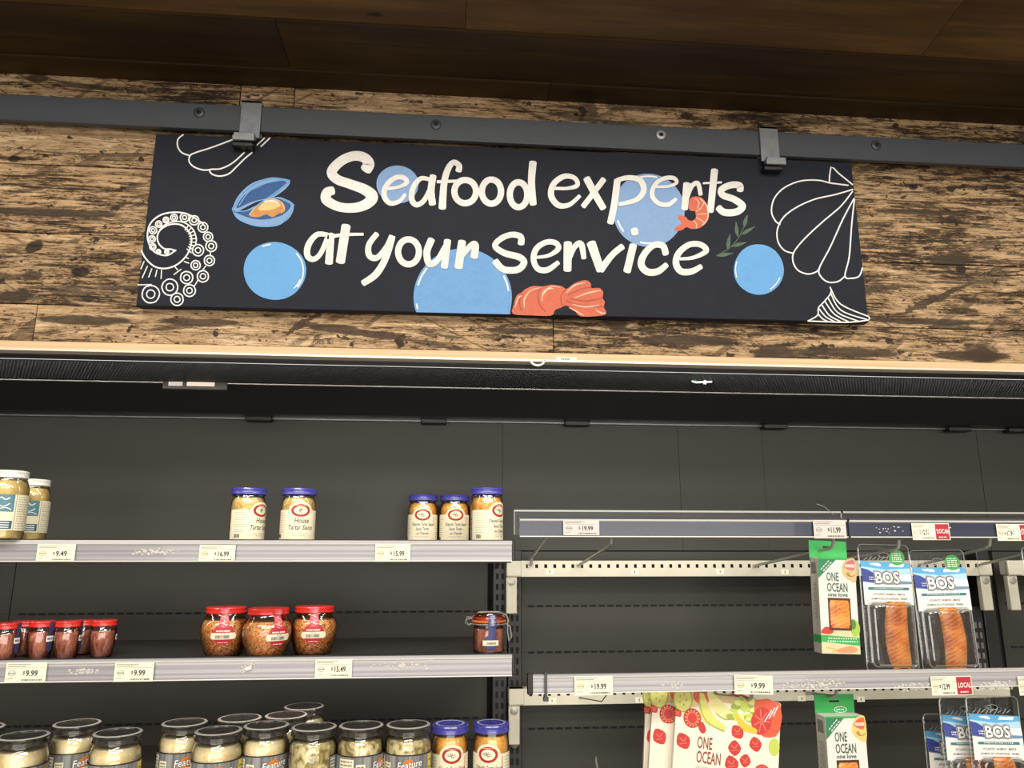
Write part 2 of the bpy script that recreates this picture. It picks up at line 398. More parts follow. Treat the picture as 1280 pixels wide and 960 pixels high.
    def text(s, t, x, y, sx, sy, mat, lay=1, bold=0.0, shear=0.0, rot=0.0, center=False):
        vs, fs = glyphs(t, bold)
        if not vs: return
        if center: x = x - max(v[0] for v in vs) * sx / 2
        out = []
        for (a, b) in vs:
            a2, b2 = a * sx + b * sy * shear, -b * sy
            out.append((x + a2 * cos(rot) - b2 * sin(rot), y + a2 * sin(rot) + b2 * cos(rot)))
        tr = []
        for f in fs:
            for i in range(1, len(f) - 1): tr.append((f[0], f[i], f[i + 1]))
        s.tris(out, tr, mat, lay)
    def bars(s, x0, x1, y, h, mat, lay=1, n=8, fill=0.6):
        st = (x1 - x0) / n
        for i in range(n):
            ww = st * random.uniform(fill * .6, min(1, fill * 1.3)); s.rect(x0 + i * st, y, x0 + i * st + ww, y + h, mat, lay)

exec_order = None
# ================================================================== THE SETTING
XL, XR = -1.7, 2.3
YW, YS, YB = 1.42, 1.50, 1.93
fl = MB().box(-4, 5, -5, 3, -0.05, 0, M('polished_concrete', (150, 142, 130), 0.4, 0, 0.1, 3)).build('floor'); tag(fl, kind='structure')
zt = P(640, 124, YW).z; zb = 1.864
wall = empty('wall_header', (0, YW, zb)); tag(wall, kind='structure')
wb = MB().box(XL, XR, YW + 0.019, YW + 0.06, zb + 0.004, 2.6, M('black_backing', (20, 17, 14), 0.9)).build('backing', wall)
rows = [(zb + .018, 1.9535, [P(41, 420, YW).x, P(692, 420, YW).x]), (1.9535, 2.095, [-1.25, 1.75]), (2.095, 2.237, [-.98, .33]), (2.237, 2.374, [P(300, 118, YW).x - .9, .1]),
        (2.374, zt + 0.03, [P(300, 118, YW).x, P(368, 118, YW).x, 1.45])]
for i, (z0, z1, cuts) in enumerate(rows):
    xs = [XL] + cuts + [XR]
    for a, b in zip(xs[:-1], xs[1:]):
        d = random.uniform(0, 0.0025)
        MB().box(a + .0007, b - .0007, YW + d, YW + .02, z0 + .0006, z1 - .0006, WOOD).build('plank', wall, bevel=0.0015)
# pale trim under the planks, with its aluminium edge
RAW = NT('raw_pale_wood'); _f = RAW.noise(RAW.mapv(RAW.obj(), (3, 30, 200)), 1, 4)
RAW = RAW.bsdf(RAW.ramp(_f, [(.3, lin((206, 172, 130))), (.7, lin((228, 196, 152)))]), .6)
tr = empty('trim_1', (0, YW, zb)); tag(tr, kind='structure')
MB().box(XL, XR, YW - .004, YW + .018, zb + .003, zb + .0175, RAW).build('trim_board', tr, bevel=.001)
MB().box(XL, XR, YW - .006, YW + .02, zb - .001, zb + .003, M('trim_edge', (228, 216, 196), .35, .2)).build('metal_edge', tr)

# soffit: stained boards stepping down towards the wall
ce = empty('ceiling', (0, 1.0, zt)); tag(ce, kind='structure')
bounds = [(YW + .0, 1.362), (1.362, 1.222), (1.222, 1.078), (1.078, .93), (.93, .78)]
cuts_y = [[.2], [P(355, 60, 1.3).x, 1.5], [P(583, 20, 1.15).x, P(1180, 30, 1.15).x], [.5], [0.0, 1.2]]
for i, (y1, y0) in enumerate(bounds):
    xs = [XL] + cuts_y[i] + [XR]; zz = zt + i * 0.0045 + (0, 0, 0, .022, .045)[i]
    for a, b in zip(xs[:-1], xs[1:]):
        tl = (y1 - y0) * tan(radians(9)) if i >= 2 else 0.0     # outer boards tilted to catch light, in a tone brightened to look lit
        MB().extrude_x([(y0 + .0004, zz + tl), (y0 + .0004, zz + tl + .02), (y1 - .0004, zz + .022), (y1 - (.0004 if i else 0), zz)], a + .0005, b - .0005, DWOOD_LIT if i >= 2 else DWOOD).build('plank', ce, bevel=.0012)
MB().box(XL, XR, .75, YW + .02, zt + .1, zt + .13, DEEP).build('backing', ce)
MB().box(XL, XR, .75, .78, zt + .085, zt + .2, DWOOD).build('fascia_board', ce)

# ================================================================== THE CASE
case = empty('refrigerated_display_case', (.3, YB, 0))
tag(case, 'open-front black refrigerated display case below the sign and wood wall', 'display case')
# canopy
zg = P(640, 485.5, 1.60).z
MB().extrude_x([(1.602, zg - .001), (1.612, zg - .001), (1.86, 1.832), (1.93, 1.832), (1.93, 1.88), (1.612, 1.88)], XL, XR, M('canopy_black', (14, 13, 12), .35, 0, .1)).build('canopy', case)
MB().box(XL, XR, 1.5975, 1.6035, zg - .0025, zg - .0005, M('lip_edge', (150, 148, 140), .35, .4)).build('canopy_edge', case)
MB().box(XL, XR, YW + .02, YW + .028, 1.853, 1.90, DEEP).box(XL, XR, YW + .02, 1.62, 1.90, 1.91, DEEP).build('header_liner', case)
def mesh_grille():
    b = MB(); mat = M('honeycomb_black', (44, 44, 42), .5); a = 0.0037; dx = a * 1.732; dy = a * 1.5
    y0, y1 = YW + .029, 1.597; z0, z1 = zb - .0045, zg + .0; n = int((y1 - y0) / dy); nx = int((XR - XL) / dx); h = .012; tw = .0005
    def pt(x, y): return (x, y, z0 + (z1 - z0) * (y - y0) / (y1 - y0))
    vs = []; fs = []
    def wall_(p, q):
        k = len(vs); px, py, pz = pt(*p); qx, qy, qz = pt(*q)
        vs.extend([(px, py, pz), (qx, qy, qz), (qx, qy, qz + h), (px, py, pz + h)]); fs.append((k, k + 1, k + 2, k + 3))
        d = hypot(qx - px, qy - py); ox, oy = -(qy - py) / d * tw, (qx - px) / d * tw
        k = len(vs); vs.extend([(px - ox, py - oy, pz), (px + ox, py + oy, pz), (qx + ox, qy + oy, qz), (qx - ox, qy - oy, qz)]); fs.append((k, k + 1, k + 2, k + 3))
    for j in range(n):
        yc = y0 + (j + .6) * dy
        for i in range(nx):
            xc = XL + (i + (.5 if j % 2 else 0)) * dx
            if xc < -1.05 or xc > 1.5: continue
            c = [(xc + a * sin(pi / 3 * k), yc + a * cos(pi / 3 * k)) for k in range(6)]
            for k in (0, 1, 2): wall_(c[k], c[k + 1])
    b.add(vs, fs, mat); return b
g = mesh_grille().build('honeycomb_grille', case); g['kind'] = 'stuff'
# top rail of the back panels, with its clips
MB().box(XL, XR, YB - .012, YB - .006, 1.8285, 1.8315, M('rail_edge', (150, 150, 150), .3, .6)).build('panel_rail', case)
for u in (322, 542, 722, 970, 1200, 1275):
    x = P(u, 528, 1.9).x; y_ = YB - .03
    MB().box(x - .032, x + .032, y_, y_ + .028, 1.821, 1.8335, DEEP).build('panel_clip', case, bevel=.002)
# back panels (upper band plain, lower bands slotted)
xs = [XL] + [P(u, 600, YB).x for u in (-260, 628, 850, 956, 1228)] + [XR]
for a, b in zip(xs[:-1], xs[1:]):
    MB().box(a + .0004, b - .0004, YB + random.uniform(0, .0008), YB + .02, P(640, 688, YB).z, 1.832, BLACKP).build('back_panel', case)
ZP = P(640, 688, YB).z
for (a, b) in ((XL, -1.0), (-1.0, P(610, 760, YB).x), (P(650, 760, YB).x, P(1212, 760, YB).x), (P(1250, 760, YB).x, XR)):
    prev = ZP - .003
    seg_z = [P(640, 764, YB).z, P(640, 897, YB).z, .95] if b < .3 else [P(640, 758, YB).z, P(640, 816, YB).z, P(640, 912, YB).z, .95]
    for k, zz in enumerate(seg_z):
        MB().box(a + .001, b - .001, YB + .004, YB + .02, zz + .0004, prev, BLACKP).build('back_panel', case)
        if k < len(seg_z) - 1:
            sb = MB(); x = a + .02
            while x < b - .03:
                sb.box(x, x + .016, YB + .0025, YB + .0045, zz - .0022, zz + .0022, SLOT); x += .022
            sb.build('slot_row', case)['kind'] = 'stuff'
        prev = zz
MB().box(XL, XR, YB + .012, YB + .05, .5, 1.88, SLOT).build('case_back', case)
MB().box(XL, XR, 1.0, YB + .05, 0, .5, M('case_base_black', (30, 30, 30), .4)).build('case_base', case, bevel=.01)
# uprights with slots
def upright(x0, x1, y0=1.895, gleam=False, z1=None, slots=True):
    b = MB().box(x0, x1, y0, YB + .012, .5, z1 or ZP - .0, M('upright_black', (40, 39, 37), .45))
    u = b.build('upright', case, bevel=.002); s_ = MB(); z = .95
    while z < (z1 or ZP) - .03:
        for xx in ((x0 + (x1 - x0) * .3,) if (x1 - x0) < .03 else (x0 + (x1 - x0) * .3, x0 + (x1 - x0) * .68)):
            s_.box(xx - .003, xx + .003, y0 - .0008, y0, z, z + .014, SLOT if not gleam else M('slot_gleam', (150, 146, 138), .3, .5))
        z += .0245
    if slots: s_.build('slot', u)['kind'] = 'stuff'
upright(P(616, 760, 1.895).x, P(634, 760, 1.895).x)
upright(P(635, 760, 1.90).x, P(652, 760, 1.90).x, 1.90)
upright(P(1217, 800, 1.895).x, P(1232, 800, 1.895).x, 1.895, True, P(640, 762, 1.895).z)
upright(P(1234, 800, 1.905).x, P(1250, 800, 1.905).x, 1.905, slots=False)
q = P(643, 930, 1.894); MB().lathe([(.009, 0), (.009, .003), (.006, .0045), (.003, .0045), (.0028, .002), (.0001, .002)], M('screw_steel', (150, 146, 136), .35, .4), 18).build('screw', case, xf=Matrix.Translation(q) @ Matrix.Rotation(pi / 2, 4, 'X'))

# ------------------------------------------------------------------ rail, clamps and sign
rail = empty('flat_bar_rail', (.3, YW, 2.35)); tag(rail, 'long flat blackened steel bar bolted across the wood wall above the sign', 'rail')
ZR1 = P(640, 148.5, 1.385).z; ZR0 = P(640, 179, 1.385).z
MB().box(XL, XR, 1.385, 1.397, ZR0, ZR1, STEEL).build('bar', rail, bevel=.0015)
for u, v, light in ((249, 141, 0), (545, 156, 0), (826, 169, 1), (1095, 182, 0), (-60, 126, 0)):
    c = P(u, v, 1.385); m_ = M('bolt_bright', (160, 160, 158), .3, .3) if light else M('bolt_black', (66, 68, 71), .35, .2)
    b = MB(); r = .0105
    for k in range(1):
        pr = [(r, 0), (r, .0022), (r * .86, .0034), (r * .42, .0034), (r * .40, .0015), (0.0001, .0015)]
        b.lathe(pr, m_, 24, mats=[m_, m_, m_, SLOT, SLOT])
    X = Matrix.Translation(c) @ Matrix.Rotation(pi / 2, 4, 'X')
    bo = b.build('bolt', rail, xf=X)
    MB().lathe([(.007, 0), (.007, .026)], STEEL, 16).build('standoff', rail, xf=Matrix.Translation(c + Vector((0, .037, 0))) @ Matrix.Rotation(pi / 2, 4, 'X'))
def clamp(u0, u1, side, label):
    x0, x1 = P(u0, 150, 1.38).x, P(u1, 150, 1.38).x; xm = (x0 + x1) / 2
    t = empty('sign_clamp', (xm, 1.39, ZR1), label=label, cat='clamp', group='steel clamps that hold the sign on the rail')
    b = MB(); zb_ = ZR0 - .017
    b.box(x0, x1, 1.379, 1.3842, zb_, ZR1 + .008, CLAMP); b.box(x0, x1, 1.379, 1.402, ZR1 + .002, ZR1 + .008, CLAMP); b.box(x0, x1, 1.3975, 1.402, ZR0 - .01, ZR1 + .004, CLAMP)
    b.build('strap', t, bevel=.0012)
    b = MB(); b.box(x0 + side * .006, x1 + side * .006, 1.366, 1.384, zb_ - .005, zb_ + .003, CLAMP)
    b.box(x0 + side * .006 - .002, x1 + side * .006, 1.366, 1.3715, zb_ - .013, zb_ - .003, CLAMP); b.build('foot', t, bevel=.0012)
    MB().box(xm - .024 + side * .006, xm + .016 + side * .006, 1.374, 1.3935, zb_ - .022, zb_ - .0115, DEEP).build('rubber_pad', t, bevel=.002)
clamp(300, 326, -1, 'steel clamp with a rubbed grey strap gripping the sign near its scallop and mussel drawings')
clamp(948, 971, 1, 'smoother bluish steel clamp gripping the sign above the sprig and large scallop drawing')

YG = 1.393
sign = empty('hanging_sign', (.135, YG, 2.1)); tag(sign, 'wide black hand-painted sign reading Seafood experts at your service', 'sign')
cs = [P(195, 167, YG), P(1064, 203, YG), P(1086, 403, YG), P(170, 382, YG)]
cs = [Vector((c.x, 0, c.z)) for c in cs]
b = MB(); vs = [(c.x, YG, c.z) for c in cs] + [(c.x, YG + .0195, c.z) for c in cs]
b.add(vs, [(3, 2, 1, 0), (4, 5, 6, 7), (0, 1, 5, 4), (1, 2, 6, 5), (2, 3, 7, 6), (3, 0, 4, 7)], CHALK).build('board', sign, bevel=.0012)
def sgmap(ox, oy, s): return lambda x, y, lay: P(ox + x / s, oy + y / s, YG - .0002 * lay)
R1, R2, R3, R4 = sgmap(160, 110, 3.097), sgmap(370, 160, 3.839), sgmap(640, 160, 3.839), sgmap(860, 130, 3.2)
def paint(name, mp, fn):
    mb = MB(); a = Art(mb, mp); fn(a); return mb.build(name, sign)
BL1 = brush_paint('sky_blue_paint', (100, 160, 212), .93); BL2 = brush_paint('dusty_blue_paint', (126, 158, 198), .93)
BL3 = brush_paint('mid_blue_paint', (104, 154, 204), .9); DBL = brush_paint('dark_blue_paint', (44, 82, 138), .8)
COR = brush_paint('coral_paint', (204, 102, 74), .85); CORD = brush_paint('dark_coral_paint', (174, 78, 58), .85); CORL = brush_paint('pale_coral_paint', (244, 190, 164), .9)
OCH = brush_paint('ochre_paint', (196, 140, 74), .7); OCHL = brush_paint('pale_ochre_paint', (226, 190, 128), .8); GRN = brush_paint('sage_green_paint', (78, 100, 78), .75)
# bubbles
def blob(cx, cy, rx, ry, mat, hl):
    def f(a):
        pts = [(cx + rx * (1 + .012 * sin(3 * t + cx)) * cos(t), cy + ry * (1 + .012 * sin(2 * t)) * sin(t)) for t in [2 * pi * i / 48 for i in range(48)]]
        a.poly(pts, mat, 1)
        for (a0, a1, k, w_) in hl: a.ring(cx, cy, rx * k, ry * k, w_, LINEW, 2, 8, a0, a1)
    return f
paint('painted_bubble', R1, blob(568, 708, 121, 112, BL1, [(-42, 38, .92, 5), (245, 262, .93, 6), (20, 45, .86, 4)]))
paint('painted_bubble', R2, blob(487, 271, 101, 91, BL2, []))
paint('painted_bubble', R3, blob(655, 395, 172, 176, BL2, [(255, 285, .93, 8), (140, 162, .9, 8), (75, 105, .9, 8)]))
paint('painted_bubble', R4, blob(283, 662, 100, 101, BL1, [(160, 200, .93, 4), (20, 60, .9, 4)]))
def b4(a):
    pts = []
    for i in range(60):
        t = 2 * pi * i / 60; pts.append((800 + 236 * cos(t), 812 + 234 * sin(t)))
    pts = [p for p in pts if p[1] < 884] + [(1027, 894), (577, 884)]
    pts.sort(key=lambda p: atan2(p[1] - 780, p[0] - 800)); a.poly(pts, BL3, 1)
    a.ring(800, 812, 222, 220, 8, LINEW, 2, 8, 195, 220); a.ring(800, 812, 222, 220, 8, LINEW, 2, 8, -28, -8); a.ring(800, 812, 224, 222, 7, LINEW, 2, 4, 165, 172)
paint('painted_bubble', R2, b4)
# mussel
def mussel(a):
    a.poly([(405, 468), (425, 420), (470, 375), (520, 354), (575, 348), (626, 358), (612, 388), (560, 424), (500, 440), (440, 470), (415, 482)], BL2, 1, 4)
    a.poly([(420, 465), (450, 415), (505, 385), (560, 362), (612, 362), (596, 388), (550, 422), (480, 440)], DBL, 2, 4)
    a.poly([(403, 468), (440, 480), (560, 425), (615, 432), (642, 455), (630, 495), (595, 525), (540, 536), (475, 528), (425, 505)], BL2, 1, 4)
    a.poly([(415, 480), (470, 476), (560, 430), (612, 440), (630, 458), (600, 490), (540, 508), (480, 505)], DBL, 2, 4)
    a.poly([(470, 492), (488, 468), (515, 445), (545, 428), (580, 432), (604, 450), (606, 478), (580, 488), (560, 500), (535, 490), (505, 500), (480, 498)], OCH, 3, 4)
    a.poly([(505, 470), (520, 448), (550, 434), (578, 438), (590, 455), (560, 470), (530, 474)], OCHL, 4, 4)
    for q in ([(404, 468), (440, 410), (500, 365), (560, 348), (626, 358)], [(404, 470), (425, 505), (480, 530), (545, 536), (600, 520), (642, 455)], [(430, 455), (470, 400), (530, 370), (600, 356)], [(415, 478), (470, 472), (520, 440), (580, 398), (626, 360)], [(560, 424), (610, 432), (642, 452)]):
        a.line(q, 4, BL1, 5)
    a.line([(470, 490), (500, 455), (545, 430), (590, 440), (606, 470)], 4, OCHL, 5); a.line([(530, 440), (560, 436), (580, 445)], 5, LINEW, 6)
paint('painted_mussel', R1, mussel)
# tentacle
def tentacle(a):
    a.line([(184, 628), (150, 648), (105, 636), (80, 600), (76, 560), (90, 520), (130, 490), (185, 481), (235, 490), (290, 525)], 6, LINEW)
    a.line([(184, 630), (165, 624), (140, 622), (118, 600), (114, 570), (130, 545), (165, 528), (205, 530), (235, 555), (246, 590), (232, 640), (195, 680), (150, 698), (105, 692), (70, 662), (52, 630)], 6, LINEW)
    a.line([(118, 560), (135, 535), (175, 518), (215, 520), (250, 545), (264, 580), (262, 605)], 5, LINEW)
    for i in range(9):
        t = -0.9 + i * .2; a.line([(190 + 50 * cos(t), 590 + 52 * sin(t)), (190 + 72 * cos(t), 590 + 74 * sin(t))], 4, LINEW, sub=1)
    for x0, y0, x1, y1 in ((62, 672, 50, 700), (75, 690, 55, 735), (92, 700, 80, 732), (112, 705, 106, 730), (130, 705, 128, 738), (180, 690, 192, 704), (205, 702, 178, 722), (218, 672, 235, 678), (222, 655, 234, 660), (40, 762, 90, 761)):
        a.line([(x0, y0), (x1, y1)], 4, LINEW, sub=1)
    for cx, cy, r in ((96, 615, 12), (93, 585, 13), (97, 551, 14), (119, 527, 12), (147, 511, 11), (178, 502, 13), (219, 501, 17), (256, 512, 18), (290, 539, 19), (310, 576, 18), (322, 612, 21), (271, 628, 22), (315, 668, 20), (262, 686, 18), (290, 729, 22), (227, 734, 24), (238, 784, 23), (162, 771, 31), (190, 818, 24), (88, 798, 34), (118, 634, 9), (150, 634, 8)):
        a.ring(cx, cy, r, r, 5, LINEW, 2, 20, jit=.03); a.ring(cx, cy, r * .48, r * .48, 4.5, LINEW, 2, 14, jit=.05)
    a.line([(300, 690), (285, 710)], 4, LINEW, sub=1); a.line([(270, 745), (255, 770)], 4, LINEW, sub=1); a.line([(318, 635), (320, 650)], 4, LINEW, sub=1)
paint('painted_tentacle', R1, tentacle)
def scallop_top(a):
    a.line([(213, 181), (194, 198), (192, 225), (208, 250), (240, 262)], 5.5, LINEW)
    a.line([(425, 192), (330, 228), (262, 250), (240, 262), (237, 285), (255, 305), (290, 317), (318, 316)], 5.5, LINEW)
    a.line([(450, 250), (405, 290), (360, 312), (318, 316), (325, 333), (355, 341), (390, 332), (420, 305), (450, 275), (480, 250)], 5.5, LINEW)
    a.line([(500, 220), (528, 194)], 5, LINEW); a.line([(515, 226), (549, 194)], 5, LINEW)
paint('painted_scallop_edge', R1, scallop_top)
def scallop(a):
    W5 = 5.5
    a.line([(565, 314), (572, 252), (600, 275), (658, 322)], W5, LINEW, sub=2)
    a.line([(640, 325), (600, 320), (565, 315), (520, 305), (450, 308), (385, 335), (345, 378), (334, 430), (350, 468), (368, 480)], W5, LINEW)
    a.line([(658, 342), (590, 362), (510, 380), (440, 410), (385, 450), (358, 500), (360, 550), (385, 585), (420, 597)], W5, LINEW)
    a.line([(658, 350), (610, 410), (540, 470), (470, 535), (425, 590), (420, 630), (440, 665), (480, 680), (515, 670), (526, 655)], W5, LINEW)
    a.line([(664, 378), (620, 460), (570, 570), (526, 655), (530, 688), (560, 712), (600, 710), (628, 688)], W5, LINEW)
    a.line([(666, 380), (655, 480), (645, 610), (628, 688), (655, 697), (685, 688), (698, 655)], W5, LINEW)
paint('painted_scallop', R4, scallop)
def corner(a):
    W5 = 5
    a.line([(568, 732), (572, 755), (545, 790), (522, 815), (518, 845), (480, 868)], W5, LINEW)
    a.line([(480, 868), (560, 871), (640, 873), (722, 864), (722, 850)], W5, LINEW, sub=2)
    for (x0, y0, x1, y1, x2, y2) in ((568, 732, 610, 800, 722, 850), (570, 755, 612, 825, 715, 862), (560, 775, 600, 835, 680, 868), (548, 790, 585, 840, 640, 870), (535, 803, 565, 845, 610, 870), (525, 820, 550, 850, 585, 870), (520, 840, 540, 860, 560, 870)):
        a.line([(x0, y0), (x1, y1), (x2, y2)], W5, LINEW)
paint('painted_scallop_corner', R4, corner)
def sprig(a):
    a.line([(115, 607), (160, 580), (195, 545), (220, 500), (238, 450)], 3, GRN)
    for (x, y, x2, y2, w_) in ((225, 492, 238, 442, 16), (200, 530, 192, 470, 15), (215, 522, 268, 490, 14), (160, 583, 168, 520, 16), (175, 570, 235, 553, 15), (118, 608, 182, 596, 15)):
        a.line([(x, y), ((x * .6 + x2 * .4) + (y2 - y) * .03, y * .6 + y2 * .4), (x2, y2)], [3, w_, 1.5], GRN, 2)
paint('painted_sprig', R4, sprig)
def prawn_small(a):
    a.poly([(870, 330), (905, 332), (932, 360), (945, 405), (935, 450), (900, 480), (862, 484), (838, 476), (815, 490), (785, 494), (782, 480), (805, 465), (815, 455), (798, 435), (803, 418), (840, 430), (860, 445), (880, 425), (878, 400), (860, 398), (848, 385), (852, 345)], COR, 3, 4)
    a.ell(860, 423, 23, 22, CHALK, 4)
    for q in ([(880, 338), (898, 358), (890, 385)], [(920, 362), (905, 385), (885, 400)], [(940, 410), (915, 412), (890, 415)], [(925, 455), (905, 440), (885, 430)], [(885, 480), (885, 460), (872, 445)]):
        a.line(q, 4, CORL, 5)
    a.line([(905, 340), (935, 375), (940, 430), (915, 465)], 6, CORL, 5)
paint('painted_prawn_ring', R3, prawn_small)
def prawn(a):
    a.poly([(5, 892), (8, 850), (22, 805), (45, 790), (62, 775), (100, 758), (150, 760), (190, 752), (240, 760), (262, 772), (300, 745), (350, 730), (378, 745), (380, 768), (420, 768), (438, 790), (434, 815), (446, 835), (440, 858), (452, 885), (430, 900), (330, 904), (300, 875), (262, 852), (235, 862), (205, 875), (188, 900), (90, 899)], COR, 2, 3)
    for q in ([(140, 765), (125, 800), (135, 850), (160, 880)], [(50, 795), (35, 830), (45, 875)], [(255, 775), (235, 810), (240, 850)], [(262, 830), (330, 850), (440, 858)], [(270, 800), (340, 770), (378, 765)], [(280, 820), (360, 830), (434, 815)]):
        a.line(q, 6, CORD, 3)
    for q in ([(60, 860), (60, 820), (90, 780), (140, 765)], [(15, 860), (30, 815), (48, 805)], [(145, 830), (150, 790), (190, 762), (235, 765)], [(262, 790), (300, 755), (350, 742)], [(300, 815), (370, 790), (425, 780)], [(290, 845), (350, 858), (420, 850)], [(275, 862), (310, 880), (345, 900)], [(400, 872), (430, 888), (450, 888)], [(150, 800), (170, 775), (200, 770)]):
        a.line(q, [3, 7, 5, 2][:len(q)] if len(q) > 3 else [3, 7, 3], CORL, 4)
paint('painted_prawn_tail', R3, prawn)
# lettering: each letter is its own brush-stroke part
def letter(mp, *strokes):
    mb = MB(); a = Art(mb, mp)
    for k, (pts, w_) in enumerate(strokes): a.line(pts, w_, WHITE, 7 + k * .8)
    mb.build('letter', sign)
def oval(cx, cy, rx, ry, n=14, a0=-80): return [(cx + rx * cos(radians(a0 + 360 * i / n)), cy + ry * sin(radians(a0 + 360 * i / n))) for i in range(n + 1)]
letter(R2, ([(335, 200), (350, 170), (322, 140), (272, 135), (215, 160), (172, 208), (195, 245), (262, 270), (330, 296), (366, 330), (338, 365), (280, 383), (205, 378), (146, 345), (150, 310), (178, 300)], [55, 52, 48, 46, 46, 48, 46, 46, 50, 56, 50, 46, 44, 48, 48, 40]))
letter(R2, ([(425, 292), (490, 284), (532, 262), (515, 238), (475, 240), (435, 275), (423, 325), (450, 360), (495, 352), (524, 318)], [16, 16, 22, 24, 24, 26, 26, 24, 20, 16]))
letter(R2, ([(650, 250), (600, 242), (563, 285), (555, 340), (577, 368), (612, 350), (645, 290), (656, 240)], [18, 22, 26, 28, 26, 24, 24, 24]), ([(658, 230), (648, 300), (655, 365)], [32, 34, 34]))
letter(R2, ([(702, 384), (710, 270), (728, 200), (755, 165), (782, 180), (780, 206)], [36, 32, 30, 26, 28, 30]), ([(678, 258), (792, 254)], 15))
letter(R2, (oval(812, 305, 52, 56), 30)); letter(R2, (oval(938, 305, 46, 58), 30))
letter(R2, (oval(1068, 320, 42, 60), 30), ([(1137, 165), (1130, 260), (1138, 365)], [36, 34, 34]))
letter(R3, ([(190, 288), (262, 290), (313, 275), (300, 240), (250, 232), (200, 268), (188, 325), (222, 370), (275, 368), (325, 326)], [16, 16, 22, 22, 26, 28, 30, 28, 22, 18]))
letter(R3, ([(358, 242), (400, 320), (438, 385)], [34, 34, 32]), ([(440, 246), (385, 320), (342, 376)], [28, 26, 26]))
letter(R3, ([(506, 250), (490, 370), (472, 455)], [32, 32, 32]), ([(506, 250), (560, 238), (615, 252), (632, 300), (596, 345), (515, 366)], [22, 24, 28, 28, 24, 18]))
letter(R3, ([(690, 282), (750, 280), (790, 262), (775, 240), (730, 242), (688, 270), (672, 320), (700, 360), (748, 368), (788, 340)], [13, 14, 16, 20, 20, 20, 22, 22, 22, 16]))
letter(R3, ([(840, 268), (828, 388)], [36, 32]), ([(838, 340), (862, 280), (892, 266), (905, 320)], [20, 22, 22, 20]))
letter(R3, ([(972, 202), (952, 400)], [34, 32]), ([(920, 265), (1003, 261)], 10))
letter(R3, ([(1094, 300), (1092, 276), (1050, 274), (1006, 295), (1012, 322), (1065, 342), (1106, 374), (1078, 402), (1020, 405), (990, 382)], [32, 32, 32, 32, 32, 32, 34, 34, 34, 32]))
letter(R2, ([(150, 512), (100, 512), (60, 560), (55, 612), (84, 630), (118, 602), (150, 530)], [22, 26, 30, 30, 26, 24, 24]), ([(168, 510), (158, 648)], [34, 38]))
letter(R2, ([(240, 470), (213, 642)], [44, 44]), ([(150, 524), (230, 512), (322, 510)], [20, 16, 14]))
letter(R2, ([(388, 508), (350, 560), (352, 612), (390, 622), (435, 570), (462, 520), (432, 620), (385, 700), (322, 745)], [26, 28, 30, 28, 26, 30, 32, 34, 30]))
letter(R2, (oval(540, 594, 50, 60), 30))
letter(R2, ([(650, 535), (628, 595), (640, 652), (678, 635), (715, 570)], [34, 34, 32, 28, 26]), ([(727, 540), (712, 668)], [34, 34]))
letter(R2, ([(797, 545), (780, 668)], [38, 40]), ([(800, 610), (838, 565), (860, 562), (855, 620)], [24, 28, 34, 36]))
letter(R2, ([(1080, 556), (1078, 522), (1035, 512), (985, 530), (955, 566), (1000, 600), (1072, 620), (1094, 648), (1062, 680), (995, 678), (956, 640)], [32, 30, 28, 28, 28, 30, 32, 32, 32, 32, 34]))
letter(R3, ([(105, 622), (175, 612), (222, 580), (210, 552), (165, 548), (118, 578), (103, 630), (125, 676), (172, 680), (222, 645)], [14, 18, 26, 26, 26, 28, 28, 28, 28, 22]))
letter(R3, ([(268, 552), (266, 682)], [40, 38]), ([(275, 630), (302, 568), (332, 558), (345, 625)], [20, 26, 30, 24]))
letter(R3, ([(380, 552), (425, 682)], [44, 40]), ([(425, 682), (480, 610), (530, 568)], [34, 30, 30]))
letter(R3, ([(582, 562), (552, 688)], [36, 36]), ([(586, 486), (591, 508)], 34))
letter(R3, ([(738, 605), (724, 566), (680, 562), (635, 605), (620, 655), (650, 690), (700, 688), (742, 656)], [30, 32, 30, 32, 34, 34, 32, 26]))
letter(R3, ([(805, 628), (870, 622), (932, 590), (905, 560), (850, 560), (800, 600), (787, 650), (812, 688), (862, 688), (908, 664)], [14, 18, 26, 28, 28, 30, 32, 32, 30, 24]))

# ------------------------------------------------------------------ bits along the header
t = MB(); q = P(672, 453, 1.41); t.tube([(q.x + .014 * cos(a), q.y, q.z + .006 - .012 * sin(a)) for a in [0.1 + k * .29 for k in range(11)]], .0022, WPR, 6)
o = t.build('hook_ring'); tag(o, 'small white curled ring hook under the pale wood trim', 'hook')
q = P(708, 449.5, YW - .0045); t = MB(); t.box(q.x - .02, q.x + .02, q.y - .0006, q.y, q.z - .005, q.z + .005, PAPER)
a = Art(t, lambda x, y, l: Vector((q.x + x, q.y - .0006 - .0002 * l, q.z - y))); a.text('7000', -.011, .003, .009, .008, INK, 1, bold=.02)
tag(t.build('number_sticker', None), 'tiny cream number sticker on the pale trim below the sign', 'sticker')
q = P(877, 477, 1.515); t = MB(); t.tube([(q.x - .017, q.y, q.z + .006), (q.x - .02, q.y, q.z), (q.x - .012, q.y, q.z - .002), (q.x + .022, q.y, q.z)], .0022, M('clip_white', (225, 232, 225), .4), 6)
t.box(q.x + .004, q.x + .009, q.y - .003, q.y + .003, q.z - .006, q.z + .006, M('clip_white')); t.box(q.x - .022, q.x - .012, q.y - .002, q.y + .002, q.z + .001, q.z + .006, M('clip_green', (70, 150, 120), .4))
tag(t.build('plastic_clip'), 'small white and green plastic clip caught in the honeycomb grille', 'clip')
q0, q1 = P(204, 474, 1.598), P(284, 488, 1.598); t = empty('tag_holder', ((q0.x + q1.x) / 2, 1.598, q0.z), label='small smoky plastic tag holder hanging from the canopy edge at left', cat='tag holder')
